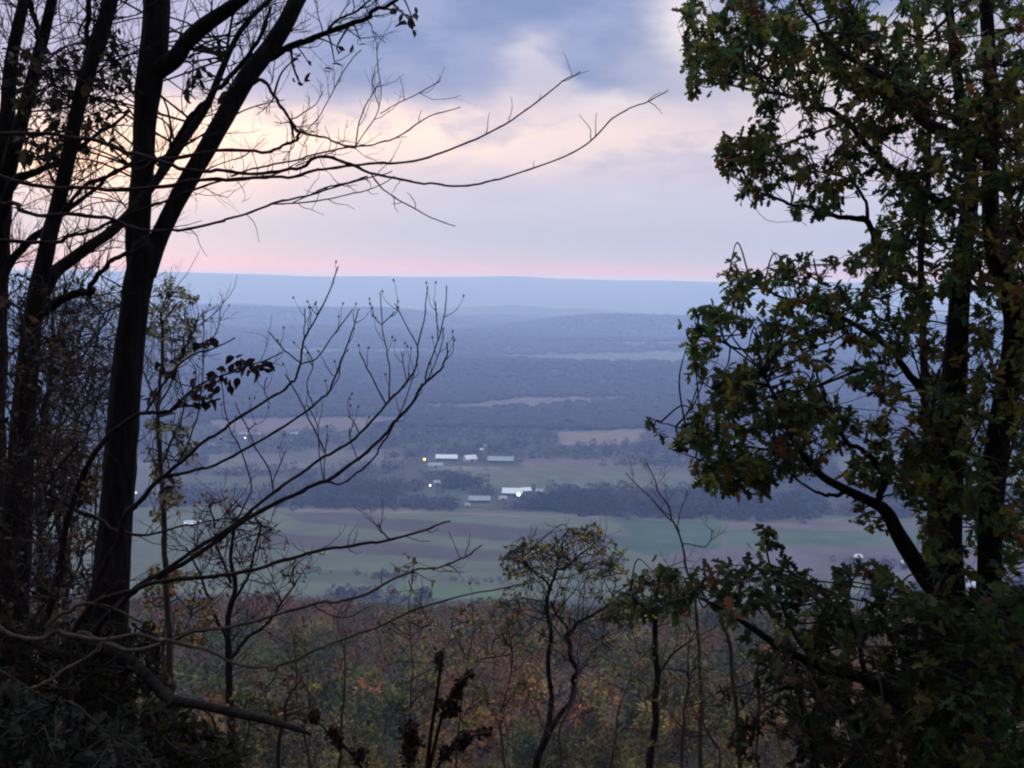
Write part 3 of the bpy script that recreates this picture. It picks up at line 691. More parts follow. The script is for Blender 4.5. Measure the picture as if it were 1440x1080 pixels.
t.foliage([(10, 70), (110, 60), (175, 40), (190, 130), (160, 210), (20, 230)], 230, [(.05, .05, .03), (.06, .05, .028), (.035, .04, .025), (.08, .05, .03)], [2, 2, 2, 1], .055, 4, .6, .42, 26, nodes=36, d=6.5, m='dry', V=OVA_V, T=OVA_T)

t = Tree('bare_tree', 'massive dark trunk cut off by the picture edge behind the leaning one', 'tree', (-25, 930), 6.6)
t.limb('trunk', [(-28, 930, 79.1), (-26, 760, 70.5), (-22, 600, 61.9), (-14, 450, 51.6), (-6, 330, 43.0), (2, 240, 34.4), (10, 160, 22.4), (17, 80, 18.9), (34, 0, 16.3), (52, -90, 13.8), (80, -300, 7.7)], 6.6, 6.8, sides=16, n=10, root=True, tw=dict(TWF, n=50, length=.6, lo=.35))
t.limb('limb', [(-2, 300, 29.2), (16, 220, 23.2), (28, 180, 20.6), (42, 125, 18.9), (54, 78, 17.2), (64, 38, 16.3), (74, -10, 14.6), (90, -120, 12.0), (110, -300, 5.2)], 6.7, 6.3, sides=12, n=8, tw=dict(TWF, n=30, length=.55, lo=.1), extra=[([(55, 75, 8.6), (54, 45, 7.7), (46, 15, 7.7), (38, -20, 6.9)], 6.4, 6.5)])
t.limb('limb', [(0, 330, 16), (14, 262, 14), (60, 238, 10), (90, 225, 8), (130, 195, 6), (180, 155, 4)], 6.6, 6.2, sides=8, tw=dict(TWF, n=22, length=.45, lo=.1))
t.limb('limb', [(-10, 420, 18), (30, 350, 12), (90, 300, 8), (150, 255, 6), (190, 225, 4)], 6.6, 6.9, sides=8, tw=dict(TWF, n=22, length=.45, lo=.1))

# -- the candelabra sapling
t = Tree('budding_sapling', 'slender bare sapling whose bud-tipped branches curve upward like a candelabra', 'sapling', (105, 905), 4.6)
BT = dict(n=5, length=.10, rt=.0019, level=0, bud=.0042, up=.9, lo=.5, kids=0)
def up_(path, d, ex=(), n=5): t.limb('branch', path, d, d-.25, m='twig', sides=7, rough=.03, tw=dict(BT, n=n), extra=ex)
t.limb('trunk', [(105, 908, 14.80), (118, 870, 13.32), (140, 815, 11.84), (160, 770, 10.36), (187, 713, 8.88)], 4.6, 4.5, m='twig', root=True)
up_([(187, 713, 7.40), (233, 669, 5.92), (278, 629, 4.88), (323, 597, 4.44), (377, 562, 4.00), (406, 543, 3.70), (418, 524, 3.40), (424, 500, 3.26), (427, 478, 2.96), (444, 450, 2.37), (464, 408, 2.07), (476, 375, 1.78)], 4.5,
    [([(423, 512, 2.22), (410, 500, 2.07), (396, 487, 1.92), (378, 466, 1.63)], 4.3, 4.25), ([(424, 512, 2.22), (448, 501, 2.07), (470, 469, 1.78), (496, 435, 1.60)], 4.3, 4.35), ([(427, 480, 1.92), (429, 455, 1.63), (429, 434, 1.60)], 4.3, 4.3)])
up_([(232, 671, 5.18), (273, 662, 4.44), (310, 650, 4.14), (367, 620, 3.85), (425, 582, 3.55), (457, 555, 3.11), (471, 528, 2.81), (480, 505, 2.52), (492, 475, 2.07), (500, 450, 1.78), (505, 434, 1.60)], 4.5,
    [([(440, 572, 1.78), (432, 540, 1.63), (440, 512, 1.60), (428, 486, 1.60)], 4.3, 4.25), ([(468, 545, 1.60), (476, 530, 1.60), (479, 507, 1.60)], 4.3, 4.3)])
t.limb('trunk', [(118, 905, 13.32), (150, 868, 11.10), (180, 838, 9.62), (213, 813, 8.14)], 4.5, 4.4, m='twig', root=True)
up_([(213, 813, 6.66), (270, 775, 5.55), (330, 735, 5.18), (377, 699, 4.74), (419, 670, 4.44), (464, 638, 4.14), (505, 610, 3.85), (543, 571, 3.55), (572, 536, 3.11), (586, 515, 2.66), (587, 488, 2.37), (595, 453, 1.92), (602, 402, 1.60)], 4.4,
    [([(543, 570, 2.52), (524, 533, 2.22), (513, 510, 1.92), (506, 496, 1.78)], 4.15, 4.1), ([(546, 566, 2.22), (548, 540, 2.07), (547, 507, 1.92), (541, 480, 1.78), (537, 455, 1.60), (535, 411, 1.60)], 4.15, 4.2), ([(537, 457, 1.60), (555, 439, 1.60)], 4.2, 4.2), ([(537, 457, 1.60), (523, 443, 1.60)], 4.2, 4.2),
     ([(587, 487, 1.92), (566, 447, 1.63), (556, 427, 1.60)], 4.1, 4.1), ([(572, 536, 1.63), (568, 515, 1.60), (565, 495, 1.60)], 4.1, 4.1), ([(457, 635, 2.37), (443, 605, 2.22), (432, 584, 2.07), (420, 560, 1.92), (401, 526, 1.63)], 4.2, 4.2), ([(505, 609, 1.60), (496, 592, 1.60), (490, 586, 1.60)], 4.2, 4.2)])
up_([(220, 816, 7.40), (290, 770, 6.66), (350, 730, 6.29), (406, 699, 5.92), (457, 677, 5.48), (502, 645, 5.03), (540, 613, 4.59), (559, 590, 4.44), (579, 568, 4.29), (595, 542, 3.85), (617, 520, 3.11), (628, 501, 2.52), (629, 482, 1.92)], 4.4,
    [([(598, 540, 2.96), (601, 523, 2.52), (617, 475, 2.07), (626, 440, 1.78), (628, 402, 1.60)], 4.15, 4.1), ([(616, 478, 1.63), (614, 450, 1.60), (613, 424, 1.60)], 4.1, 4.1), ([(457, 678, 3.40), (483, 680, 3.11), (508, 661, 2.96), (534, 632, 2.81), (552, 600, 2.52), (565, 575, 1.92), (578, 540, 1.63), (585, 515, 1.60)], 4.2, 4.1), ([(586, 556, 1.92), (600, 535, 1.63), (612, 512, 1.60), (622, 480, 1.60), (624, 460, 1.60)], 4.1, 4.15),
     ([(503, 645, 1.60), (494, 622, 1.60), (491, 602, 1.60)], 4.2, 4.2), ([(457, 677, 1.78), (456, 650, 1.60), (460, 610, 1.60)], 4.2, 4.2), ([(455, 677, 1.60), (449, 640, 1.60), (447, 600, 1.60), (432, 570, 1.60)], 4.25, 4.3)])
t.limb('branch', [(330, 734, 2.66), (352, 690, 2.37), (342, 641, 2.07), (328, 612, 1.92), (317, 580, 1.78), (312, 540, 1.60)], 4.45, 4.5, m='twig', sides=6, tw=dict(BT, n=4), extra=[([(384, 692, 2.37), (378, 660, 2.22), (361, 632, 2.07), (349, 606, 1.92), (331, 566, 1.63)], 4.4, 4.5), ([(384, 678, 1.63), (395, 650, 1.60), (402, 635, 1.60)], 4.4, 4.4), ([(349, 604, 1.60), (360, 596, 1.60)], 4.5, 4.5)])
t.limb('branch', [(250, 655, 2.66), (270, 610, 2.37), (280, 570, 2.22), (285, 520, 1.92), (286, 470, 1.63), (284, 435, 1.60)], 4.6, 4.7, m='twig', sides=6, tw=dict(BT, n=5), extra=[([(285, 500, 1.60), (300, 475, 1.60), (308, 455, 1.60), (310, 432, 1.60)], 4.7, 4.7), ([(380, 570, 1.60), (372, 548, 1.60), (376, 530, 1.60)], 4.4, 4.4)])

# -- low shrub with arching branches
t = Tree('arching_shrub', 'low bare shrub whose thin branches arch out over the slope wood', 'shrub', (60, 925), 3.9)
SH = dict(n=9, length=.12, rt=.0016, level=1, bud=.0, up=.4, lo=.35, kids=1)
t.limb('branch', [(95, 900, 11), (127, 853, 8), (187, 830, 7.5), (217, 818, 7), (283, 812, 6.4), (333, 807, 6), (383, 793, 5.4), (430, 780, 5), (480, 770, 4.4), (530, 762, 4), (590, 747, 3.2), (633, 732, 2.2)], 3.9, 3.6, m='twig', sides=7, rough=.04, tw=SH, extra=[([(547, 757, 2.6), (538, 748, 2.4), (531, 735, 2.2)], 3.65, 3.65)], root=True)
t.limb('branch', [(-20, 872, 8), (23, 895, 7.6), (57, 898, 7.2), (90, 890, 7), (140, 900, 6.6), (187, 892, 6), (217, 897, 5.8), (253, 907, 5.4), (300, 918, 5), (333, 933, 4.8), (367, 940, 4.6), (393, 937, 4.4), (433, 920, 4), (480, 898, 3.6), (530, 883, 3.4), (590, 855, 3), (690, 830, 2.4), (763, 817, 1.8)], 3.7, 3.3, m='bark2', sides=7, rough=.04, tw=SH)
t.limb('branch', [(110, 890, 8), (150, 903, 7), (193, 912, 6.4), (233, 903, 6), (283, 887, 5.6), (333, 880, 5), (383, 867, 4.6), (447, 848, 4.2), (480, 845, 4), (513, 837, 3.8), (563, 810, 3.4), (597, 800, 3.2), (620, 798, 3), (653, 783, 2.6), (678, 767, 2)], 3.8, 3.4, m='bark2', sides=7, rough=.04, tw=SH, extra=[([(440, 850, 2.4), (465, 865, 2.2), (490, 868, 2), (520, 852, 1.6)], 3.6, 3.6)])
t.limb('branch', [(60, 905, 8), (68, 880, 7), (95, 860, 6), (120, 850, 5), (160, 856, 4), (200, 875, 3)], 3.8, 3.9, m='bark2', sides=6, tw=SH)
t.limb('branch', [(0, 1010, 8), (20, 985, 7), (55, 965, 6), (85, 945, 5), (120, 925, 4), (160, 890, 2.6)], 3.4, 3.5, m='bark2', sides=6, tw=SH)

# -- snapped bough hanging low
a = MB(); p_, r_ = trace([(128, 905, 26), (160, 915, 24), (187, 933, 20), (217, 960, 17), (240, 984, 17), (283, 992, 14), (333, 1003, 13), (383, 1015, 11), (415, 1024, 9), (437, 1032, 5)], 4.3, 3.5, 8)
q_, s_ = trace([(246, 986, 9), (234, 996, 6), (224, 1001, 3)], 4.0, 3.95, 5)
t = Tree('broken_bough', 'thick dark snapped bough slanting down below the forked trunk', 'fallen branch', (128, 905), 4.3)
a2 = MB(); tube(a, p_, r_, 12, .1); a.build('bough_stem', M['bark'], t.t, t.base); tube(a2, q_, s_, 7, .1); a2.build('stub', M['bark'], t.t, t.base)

# -- twig of shrivelled brown leaves in front of the forked trunk
t = Tree('dead_leaf_sapling', 'thin sapling hung with shrivelled dark brown leaves beside the forked trunk', 'sapling', (60, 910), 4.9)
t.limb('trunk', [(60, 912, 13), (75, 840, 11), (90, 760, 10), (110, 690, 9), (140, 630, 8), (170, 600, 7), (200, 580, 6), (227, 582, 5), (250, 573, 4.4), (283, 568, 3.6), (310, 560, 3)], 4.9, 4.5, m='twig', root=True, tw=dict(n=6, length=.2, rt=.002, level=1, up=.3, kids=2),
       extra=[([(205, 580, 4), (228, 545, 3.6), (250, 515, 3.2), (275, 498, 3), (300, 490, 2.4), (330, 475, 2)], 4.6, 4.5), ([(240, 576, 3.4), (275, 545, 3), (310, 528, 2.8), (345, 515, 2.6), (370, 508, 2.2), (398, 495, 1.8)], 4.55, 4.4), ([(240, 530, 2), (255, 540, 2), (270, 544, 1.6)], 4.6, 4.6)])
DB = [(.028, .014, .013), (.04, .018, .016), (.022, .014, .014)]
spots = [(261, 476), (252, 493), (280, 488), (230, 510), (238, 520), (217, 547), (212, 560), (257, 563), (283, 553), (293, 566), (283, 527), (303, 523), (330, 508), (320, 537), (333, 530), (347, 517), (360, 517), (367, 515), (275, 545), (242, 685), (288, 482), (340, 512), (296, 535), (355, 520), (270, 560), (285, 563), (308, 533)]
lf = MB(); pos = []; cl = []
for sx, sy in spots:
    for _ in range(4): pos.append(P(sx+rng.normal(0, 5), sy+rng.normal(0, 4), 4.5+rng.normal(0, .05)))
pos = np.array(pos); leaves(lf, pos, rng.normal(0, 1, (len(pos), 3))+[.4, 0, -.2], rng.uniform(.03, .055, len(pos)), palette(len(pos), DB, [1, 1, 1]), OVA_V*[1.3, 1, 2.2], OVA_T)
lf.build('foliage', M['dry'], t.t, t.base)

# -- the leafy oak
t = Tree('oak_tree', 'tall many-stemmed oak still in dark green leaf, opposite the bare forked trunk', 'tree', (1352, 1100), 8.0)
t.limb('trunk', [(1350, 1110, 126.0), (1348, 1040, 109.2), (1346, 980, 94.1), (1338, 900, 62.2), (1332, 800, 48.7), (1331, 700, 48.7), (1338, 600, 42.0), (1344, 500, 33.6), (1351, 400, 28.6), (1358, 330, 25.2), (1366, 250, 20.2), (1352, 150, 16.0), (1338, 40, 12.6), (1330, -60, 10.9), (1310, -300, 5.9)], 8.0, 8.4, sides=18, n=10, root=True)
t.limb('trunk', [(1362, 1040, 58.8), (1378, 940, 42.0), (1389, 850, 36.1), (1392, 760, 35.3), (1400, 650, 35.3), (1416, 545, 35.3), (1428, 460, 31.9), (1414, 400, 28.6), (1396, 340, 26.9), (1392, 250, 24.4), (1394, 150, 21.0), (1386, 0, 19.3), (1380, -100, 16.8), (1390, -400, 8.4)], 8.0, 7.6, sides=16, n=10)
t.limb('trunk', [(1368, 1040, 67.2), (1400, 960, 50.4), (1432, 910, 42.0), (1475, 840, 37.0), (1500, 700, 30.2), (1505, 500, 23.5), (1480, 250, 16.8), (1470, 0, 11.8), (1460, -250, 5.9)], 8.0, 8.5, sides=12, n=8)
t.limb('trunk', [(1325, 1060, 37.0), (1302, 960, 23.5), (1305, 850, 18.5), (1312, 740, 15.1), (1304, 600, 12.6), (1298, 450, 10.9), (1296, 330, 10.1), (1306, 240, 9.2), (1300, 120, 6.7), (1290, 0, 5.0)], 7.9, 7.4, sides=10, m='bark2')
t.limb('limb', [(1391, 215, 22), (1365, 205, 20), (1335, 190, 19), (1295, 167, 17), (1273, 143, 15), (1247, 110, 12), (1215, 92, 10), (1187, 77, 8), (1160, 50, 6), (1135, 20, 5)], 7.7, 7.0, sides=9, m='bark2', extra=[([(1275, 146, 12), (1258, 138, 10), (1220, 124, 9), (1178, 100, 7), (1140, 102, 6), (1093, 110, 4), (1040, 100, 3)], 7.3, 7.3), ([(1250, 112, 7), (1235, 70, 6), (1205, 30, 5), (1190, -10, 4)], 7.3, 7.5)])
t.limb('limb', [(1340, 300, 14), (1290, 262, 12), (1228, 214, 10), (1193, 173, 9), (1160, 152, 8), (1127, 137, 7), (1070, 128, 5), (1020, 117, 3), (985, 90, 2.4)], 8.2, 8.4, sides=8, extra=[([(1190, 172, 5), (1140, 190, 4), (1080, 210, 3), (1040, 225, 2.4)], 8.3, 8.4)])
t.limb('limb', [(1310, 420, 13), (1262, 390, 11), (1238, 352, 10), (1220, 314, 9), (1196, 306, 8), (1173, 305, 7), (1140, 293, 6), (1103, 283, 4.4), (1077, 273, 3.4), (1050, 268, 2.4)], 8.2, 7.8, sides=8, extra=[([(1220, 314, 6), (1215, 280, 5), (1190, 250, 4), (1140, 240, 3)], 8.0, 8.0)])
t.limb('limb', [(1335, 900, 30), (1318, 840, 28), (1290, 795, 26), (1264, 752, 23), (1245, 718, 19), (1218, 702, 16), (1193, 690, 14), (1153, 667, 11), (1120, 627, 8), (1105, 600, 6), (1090, 560, 5), (1070, 520, 3.4)], 7.9, 7.2, sides=10, n=8,
       extra=[([(1193, 690, 7), (1176, 697, 6), (1160, 695, 5), (1140, 687, 4), (1110, 665, 3)], 7.4, 7.4), ([(1232, 705, 11), (1243, 680, 10), (1238, 660, 9), (1220, 640, 8), (1193, 622, 7), (1173, 593, 6), (1163, 567, 5), (1150, 530, 3.6), (1120, 480, 2.6)], 7.5, 7.7), ([(1120, 628, 5), (1070, 630, 4), (1010, 620, 3), (950, 600, 2.2), (910, 587, 1.6)], 7.3, 7.2), ([(1122, 630, 4), (1060, 655, 3), (1000, 650, 2.4), (940, 630, 1.6)], 7.3, 7.1)])
t.limb('limb', [(1336, 640, 16), (1300, 560, 12), (1260, 500, 10), (1200, 455, 8), (1140, 430, 6), (1080, 410, 4), (1030, 380, 2.6)], 8.0, 8.0, sides=8, extra=[([(1200, 455, 6), (1120, 480, 5), (1050, 490, 4), (985, 470, 2.4)], 8.0, 7.8), ([(1260, 500, 6), (1180, 530, 5), (1090, 560, 4), (1010, 550, 3)], 8.0, 8.2), ([(1140, 430, 4), (1150, 400, 3), (1145, 365, 2.4)], 8.0, 8.0)])
t.limb('limb', [(1412, 400, 16), (1432, 340, 14), (1462, 290, 10), (1500, 250, 6)], 7.6, 7.4, sides=8)
t.limb('limb', [(1345, 420, 12), (1375, 370, 10), (1398, 345, 9), (1425, 300, 7), (1450, 240, 5)], 8.2, 8.6, sides=8)
t.limb('limb', [(1300, 560, 4), (1310, 610, 4.4), (1338, 628, 4), (1370, 640, 3.4), (1395, 643, 3), (1430, 655, 2.4)], 7.2, 7.0, sides=6, m='bark2')
OG = [(.058, .078, .020), (.095, .092, .020), (.034, .062, .026), (.120, .092, .020), (.14, .05, .022)]
OW = [4, 3, 3, 1.5, .35]
P1 = [(970, -30), (958, 27), (985, 35), (965, 60), (956, 77), (960, 100), (955, 136), (975, 143), (985, 130), (1003, 133), (1027, 123), (1053, 127), (1062, 140), (1066, 165), (1050, 190), (1012, 195), (1008, 220), (1013, 247), (1040, 253), (1040, 277), (1047, 303), (1073, 302), (1090, 287), (1107, 293), (1117, 312), (1127, 320), (1147, 307), (1173, 300), (1190, 285), (1200, 262), (1235, 270), (1240, 300), (1300, 330), (1300, -30)]
t.foliage(P1, 940, OG, OW, .078, 6, .6, .43, 30, nodes=120, d=7.9)
t.foliage([(970, -20), (962, 60), (975, 110), (1060, 100), (1180, 60), (1300, 60), (1300, -30)], 150, OG, OW, .078, 6, .5, .44, 30, nodes=34, d=7.6)
t.foliage([(1205, 345), (1222, 318), (1250, 300), (1300, 270), (1300, -30), (1480, -30), (1480, 420), (1300, 420), (1240, 390)], 700, OG, OW, .08, 6, .8, .44, 30, nodes=80, d=8.3)
P2 = [(1017, 392), (1022, 372), (1036, 345), (1052, 378), (1080, 385), (1086, 358), (1110, 372), (1140, 352), (1160, 362), (1190, 364), (1230, 348), (1300, 380), (1310, 700), (1290, 720), (1240, 690), (1200, 675), (1150, 660), (1120, 668), (1098, 690), (1052, 697), (1010, 690), (985, 680), (966, 655), (962, 620), (970, 590), (990, 566), (967, 556), (962, 528), (980, 505), (966, 490), (966, 466), (985, 440), (1022, 420)]
t.foliage(P2, 820, OG, OW, .078, 6, .6, .44, 28, nodes=120, d=7.7)
t.foliage([(1000, 520), (1100, 500), (1180, 560), (1130, 680), (1040, 692), (985, 672), (970, 620)], 190, OG, OW, .078, 6, .4, .42, 30, nodes=34, d=7.3)
t.foliage([(1290, 400), (1480, 400), (1480, 800), (1300, 820), (1290, 700)], 700, OG, OW, .08, 6, .9, .42, 32, nodes=80, d=8.7)
t.foliage([(1290, -20), (1470, -20), (1470, 820), (1300, 800)], 330, OG, OW, .078, 6, .35, .46, 32, nodes=50, d=7.1)
t.foliage([(905, 584), (925, 592), (955, 600), (970, 640), (945, 632), (925, 618)], 9, OG, OW, .075, 5, .1, 0, nodes=6, d=7.2)
t.foliage([(984, 432), (1000, 428), (1012, 440), (1000, 475), (966, 472)], 12, OG, OW, .08, 6, .1, 0, nodes=6, d=7.8)
t.foliage([(1195, 700), (1240, 720), (1260, 755), (1230, 745), (1200, 722)], 14, OG, OW, .07, 5, .15, 0, nodes=5, d=7.7)
for poly, d_ in (([(1385, 60), (1440, 80), (1440, 230), (1390, 200)], 7.2), ([(1400, 300), (1450, 290), (1450, 350), (1400, 340)], 7.3)):
    t.foliage(poly, 26, [(.11, .04, .022), (.08, .035, .02)], [1, 1], .075, 4, .3, .3, nodes=8, d=d_, m='dry')

# -- understory thicket below the oak
t = Tree('leafy_thicket', 'dense dark green bush spreading at the foot of the leafy oak', 'bush', (1260, 1090), 6.6)
t.limb('stem', [(1300, 1100, 34), (1270, 1000, 26), (1220, 957, 20), (1150, 936, 16), (1102, 914, 13), (1062, 886, 10), (1030, 865, 7), (1008, 852, 5), (970, 835, 3)], 6.6, 6.0, root=True, extra=[([(1150, 935, 8), (1110, 880, 6), (1090, 820, 4.4), (1078, 770, 3), (1080, 742, 2)], 6.2, 6.2), ([(1220, 955, 8), (1200, 880, 6), (1190, 830, 4)], 6.4, 6.5)])
t.limb('stem', [(1290, 1095, 22), (1280, 960, 14), (1290, 880, 9), (1320, 820, 5)], 6.7, 6.9, m='bark2', extra=[([(1285, 960, 6), (1262, 900, 5), (1250, 840, 3)], 6.6, 6.5)])
t.limb('stem', [(1210, 1100, 16), (1205, 1020, 12), (1180, 960, 8), (1160, 900, 5)], 6.5, 6.3)
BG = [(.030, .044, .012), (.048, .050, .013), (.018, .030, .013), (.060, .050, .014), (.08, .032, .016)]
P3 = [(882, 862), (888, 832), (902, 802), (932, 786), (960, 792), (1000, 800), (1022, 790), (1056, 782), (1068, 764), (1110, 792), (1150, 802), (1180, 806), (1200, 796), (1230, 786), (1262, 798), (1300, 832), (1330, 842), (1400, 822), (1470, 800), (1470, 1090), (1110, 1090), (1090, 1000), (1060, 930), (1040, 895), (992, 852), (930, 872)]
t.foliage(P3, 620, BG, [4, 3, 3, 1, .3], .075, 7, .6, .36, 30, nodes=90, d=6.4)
t.foliage([(1064, 770), (1072, 742), (1086, 738), (1098, 748), (1094, 772)], 12, BG, [4, 3, 3, 1, .3], .065, 5, .08, 0, nodes=4, d=6.2)
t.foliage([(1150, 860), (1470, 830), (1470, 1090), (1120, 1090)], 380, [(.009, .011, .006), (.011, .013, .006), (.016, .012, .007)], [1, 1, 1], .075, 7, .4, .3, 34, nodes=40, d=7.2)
t = Tree('brown_shrub', 'low shrub with scattered dull olive and brown leaves under the thicket', 'shrub', (1150, 1110), 5.6)
t.limb('stem', [(1150, 1110, 14), (1140, 1040, 10), (1120, 960, 6), (1110, 900, 3)], 5.6, 5.6, root=True, tw=dict(n=10, length=.3, rt=.003, level=1, kids=2))
t.limb('stem', [(1160, 1110, 12), (1210, 1050, 8), (1230, 990, 5)], 5.6, 5.7, tw=dict(n=8, length=.3, rt=.003, level=1, kids=2))
t.foliage([(1010, 960), (1090, 940), (1240, 980), (1320, 1090), (1030, 1090)], 170, [(.022, .018, .009), (.028, .016, .01), (.015, .015, .008)], [1, 1, 1], .05, 4, .4, .42, 30, nodes=26, d=5.6, m='dry')

# -- small trees on the slope between
LOY = [(.19, .135, .036), (.14, .125, .036), (.22, .11, .036), (.09, .095, .034)]
def slender(name, label, base, d, stems, fol=(), group=None, cat='tree', m='bark', tw=None):
    t = Tree(name, label, cat, base, d, group)
    def wob(path):
        q = []
        for i, (a_, b_) in enumerate(zip(path[:-1], path[1:])):
            q += [a_, tuple((x_+y_)/2+rng.normal(0, (2.6, 2.0, 0)[k]) for k, (x_, y_) in enumerate(zip(a_, b_)))]
        return [(a_[0], a_[1], a_[2]*.85) for a_ in q+[path[-1]]]
    for i, (pth, ex) in enumerate(stems):
        pth = wob(pth); ex = [wob(e) for e in ex]
        t.limb('trunk' if i == 0 else 'limb', pth, d, d+rng.uniform(-.4, .4), m=m, sides=7, root=(i == 0), extra=[(e, d, d+.3*rng.normal()) for e in ex], tw=tw)
    for f in fol: t.foliage(*f[0], **f[1])
    return t
TW2 = dict(n=16, length=1.3, rt=.012, level=2, up=.35, lo=.35, kids=4)
cm = dict(V=CARD_V, T=CARD_T, tw_r=(.010, .006), reach=3.0, m='far_leaf')
slender('golden_topped_tree', 'twin-stemmed tree with yellow-orange leaves at its top, rising from the slope into the fields', (762, 1090), 26,
        [([(755, 1095, 15), (762, 1050, 13), (774, 1000, 10), (772, 950, 9), (775, 900, 8), (769, 860, 7), (776, 820, 5), (785, 790, 4), (792, 760, 2.4)], [[(776, 830, 5), (752, 805, 4), (735, 785, 3)], [(783, 800, 4), (805, 790, 4), (830, 770, 3)]]),
         ([(765, 1045, 11), (788, 1004, 9), (808, 966, 9), (812, 946, 8), (802, 922, 8), (797, 892, 8), (812, 876, 6), (838, 862, 4.4), (862, 838, 3)], [[(800, 895, 5), (790, 872, 4), (775, 845, 3)]])],
        [(([(700, 795), (708, 768), (745, 756), (775, 760), (800, 742), (838, 736), (858, 758), (888, 782), (882, 815), (835, 815), (800, 800), (745, 815), (712, 815)], 310, LOY, [3, 3, 2, 3], .10, 4, 1.5, .30, 14), dict(cm, nodes=26)),
         (([(690, 840), (770, 800), (890, 800), (915, 880), (850, 930), (710, 920)], 230, LOY, [1, 2, 1, 3], .09, 4, .9, .5, 22), dict(cm, nodes=18))], tw=TW2)
slender('slim_dark_tree', 'slim straight dark stem under a yellow-green crown, next to the bush below the oak', (918, 1095), 22,
        [([(916, 1100, 15), (918, 1040, 13), (921, 980, 12), (922, 920, 11), (922, 870, 9), (925, 830, 7), (932, 800, 4)], [[(922, 960, 5), (942, 925, 4), (965, 905, 3)], [(922, 880, 5), (900, 850, 4), (885, 830, 3)], [(923, 860, 5), (950, 840, 4)]])],
        [(([(835, 870), (870, 832), (905, 800), (950, 800), (985, 830), (975, 862), (920, 872), (880, 880)], 330, [(.10, .095, .03), (.065, .075, .026), (.17, .09, .035)], [2, 3, 1], .11, 5, .8, .38, 22), dict(cm, nodes=24))], tw=dict(TW2, n=8))
slender('thin_pole_tree', 'thin crooked pole-like stem bending under the near end of the bush', (1040, 1095), 13,
        [([(1042, 1100, 9), (1036, 1000, 8), (1028, 930, 7), (1018, 885, 6.5), (1000, 850, 5), (985, 825, 4)], [[(1060, 965, 5), (1068, 935, 4.5), (1090, 915, 4)], [(1036, 1000, 4), (1062, 965, 4)]])], tw=dict(TW2, n=6, length=.5, rt=.006), m='bark2')
slender('bare_shoot', 'leafless thin sapling tip forked against the pale field next to the oak', (975, 1090), 18,
        [([(985, 1095, 8), (985, 950, 6.5), (975, 830, 5), (960, 770, 4), (945, 730, 3.4), (925, 690, 2.6), (908, 650, 1.8)], [[(950, 738, 2.6), (915, 700, 2.2), (880, 665, 1.6)], [(960, 765, 2.2), (990, 770, 2), (1002, 745, 1.6)], [(955, 750, 2), (958, 715, 1.8), (965, 690, 1.4)]])], tw=dict(TW2, n=7, length=.5, rt=.005), m='bark2')
slender('reddish_bare_tree', 'nearly bare twiggy tree with reddish tufts in front of the striped field', (322, 1095), 24,
        [([(326, 1100, 16), (324, 1000, 14), (322, 930, 13), (322, 860, 10), (325, 790, 7), (330, 730, 4)], [[(322, 930, 7), (350, 895, 6), (385, 865, 4), (415, 820, 3)], [(322, 900, 7), (300, 860, 6), (282, 810, 4), (262, 770, 3)], [(323, 850, 6), (352, 800, 5), (368, 740, 3)], [(325, 820, 5), (305, 770, 4), (295, 710, 3)]])],
        [(([(262, 760), (270, 700), (300, 680), (340, 700), (395, 740), (440, 770), (430, 830), (370, 850), (290, 830)], 190, [(.16, .075, .08), (.12, .08, .085), (.18, .085, .07)], [2, 2, 1], .09, 3, .9, .46, 22), dict(cm, nodes=30))], tw=dict(TW2, n=26, length=1.2, level=2))
slender('scrub_tree', 'short twiggy tree with red-brown stem just past the tip of the broken bough', (392, 1095), 16,
        [([(392, 1100, 9), (394, 1040, 8), (402, 990, 6), (420, 960, 4), (432, 935, 2.4)], [[(396, 1030, 4), (380, 1000, 3), (372, 960, 2)]])],
        [(([(350, 950), (440, 930), (450, 1010), (380, 1040)], 22, [(.09, .035, .03), (.07, .035, .025)], [1, 1], .10, 3, .4, .3, 24), dict(cm, nodes=8))], tw=dict(TW2, n=8, length=.5, rt=.006), m='bark2')
PALEL = [(.34, .30, .19), (.28, .25, .16), (.24, .20, .13), (.32, .22, .13)]
slender('pale_leaved_tree', 'slight tree with sparse pale yellowish leaves right behind the forked trunk', (235, 1000), 13,
        [([(240, 1000, 14), (238, 900, 12), (232, 780, 10), (226, 660, 9), (222, 560, 7), (228, 470, 5), (236, 410, 3)], [[(230, 650, 5), (255, 590, 4), (275, 540, 3)], [(224, 570, 4), (255, 500, 3.4), (280, 440, 2.4)], [(225, 600, 4), (200, 520, 3), (180, 460, 2)]])],
        [(([(215, 392), (245, 388), (270, 405), (290, 425), (285, 470), (262, 510), (225, 530), (205, 500)], 210, PALEL, [2, 2, 2, 1], .06, 4, .7, .44, 20), dict(V=OVA_V, T=OVA_T, nodes=26, tw_r=(.006, .003), m='dry')),
         (([(205, 590), (270, 600), (285, 650), (262, 720), (215, 740)], 170, [(.20, .16, .08), (.15, .14, .08)], [1, 1], .07, 4, .7, .44, 22), dict(V=OVA_V, T=OVA_T, nodes=26, tw_r=(.006, .003), m='dry'))], tw=dict(TW2, n=18, length=.8, rt=.006), m='bark2')
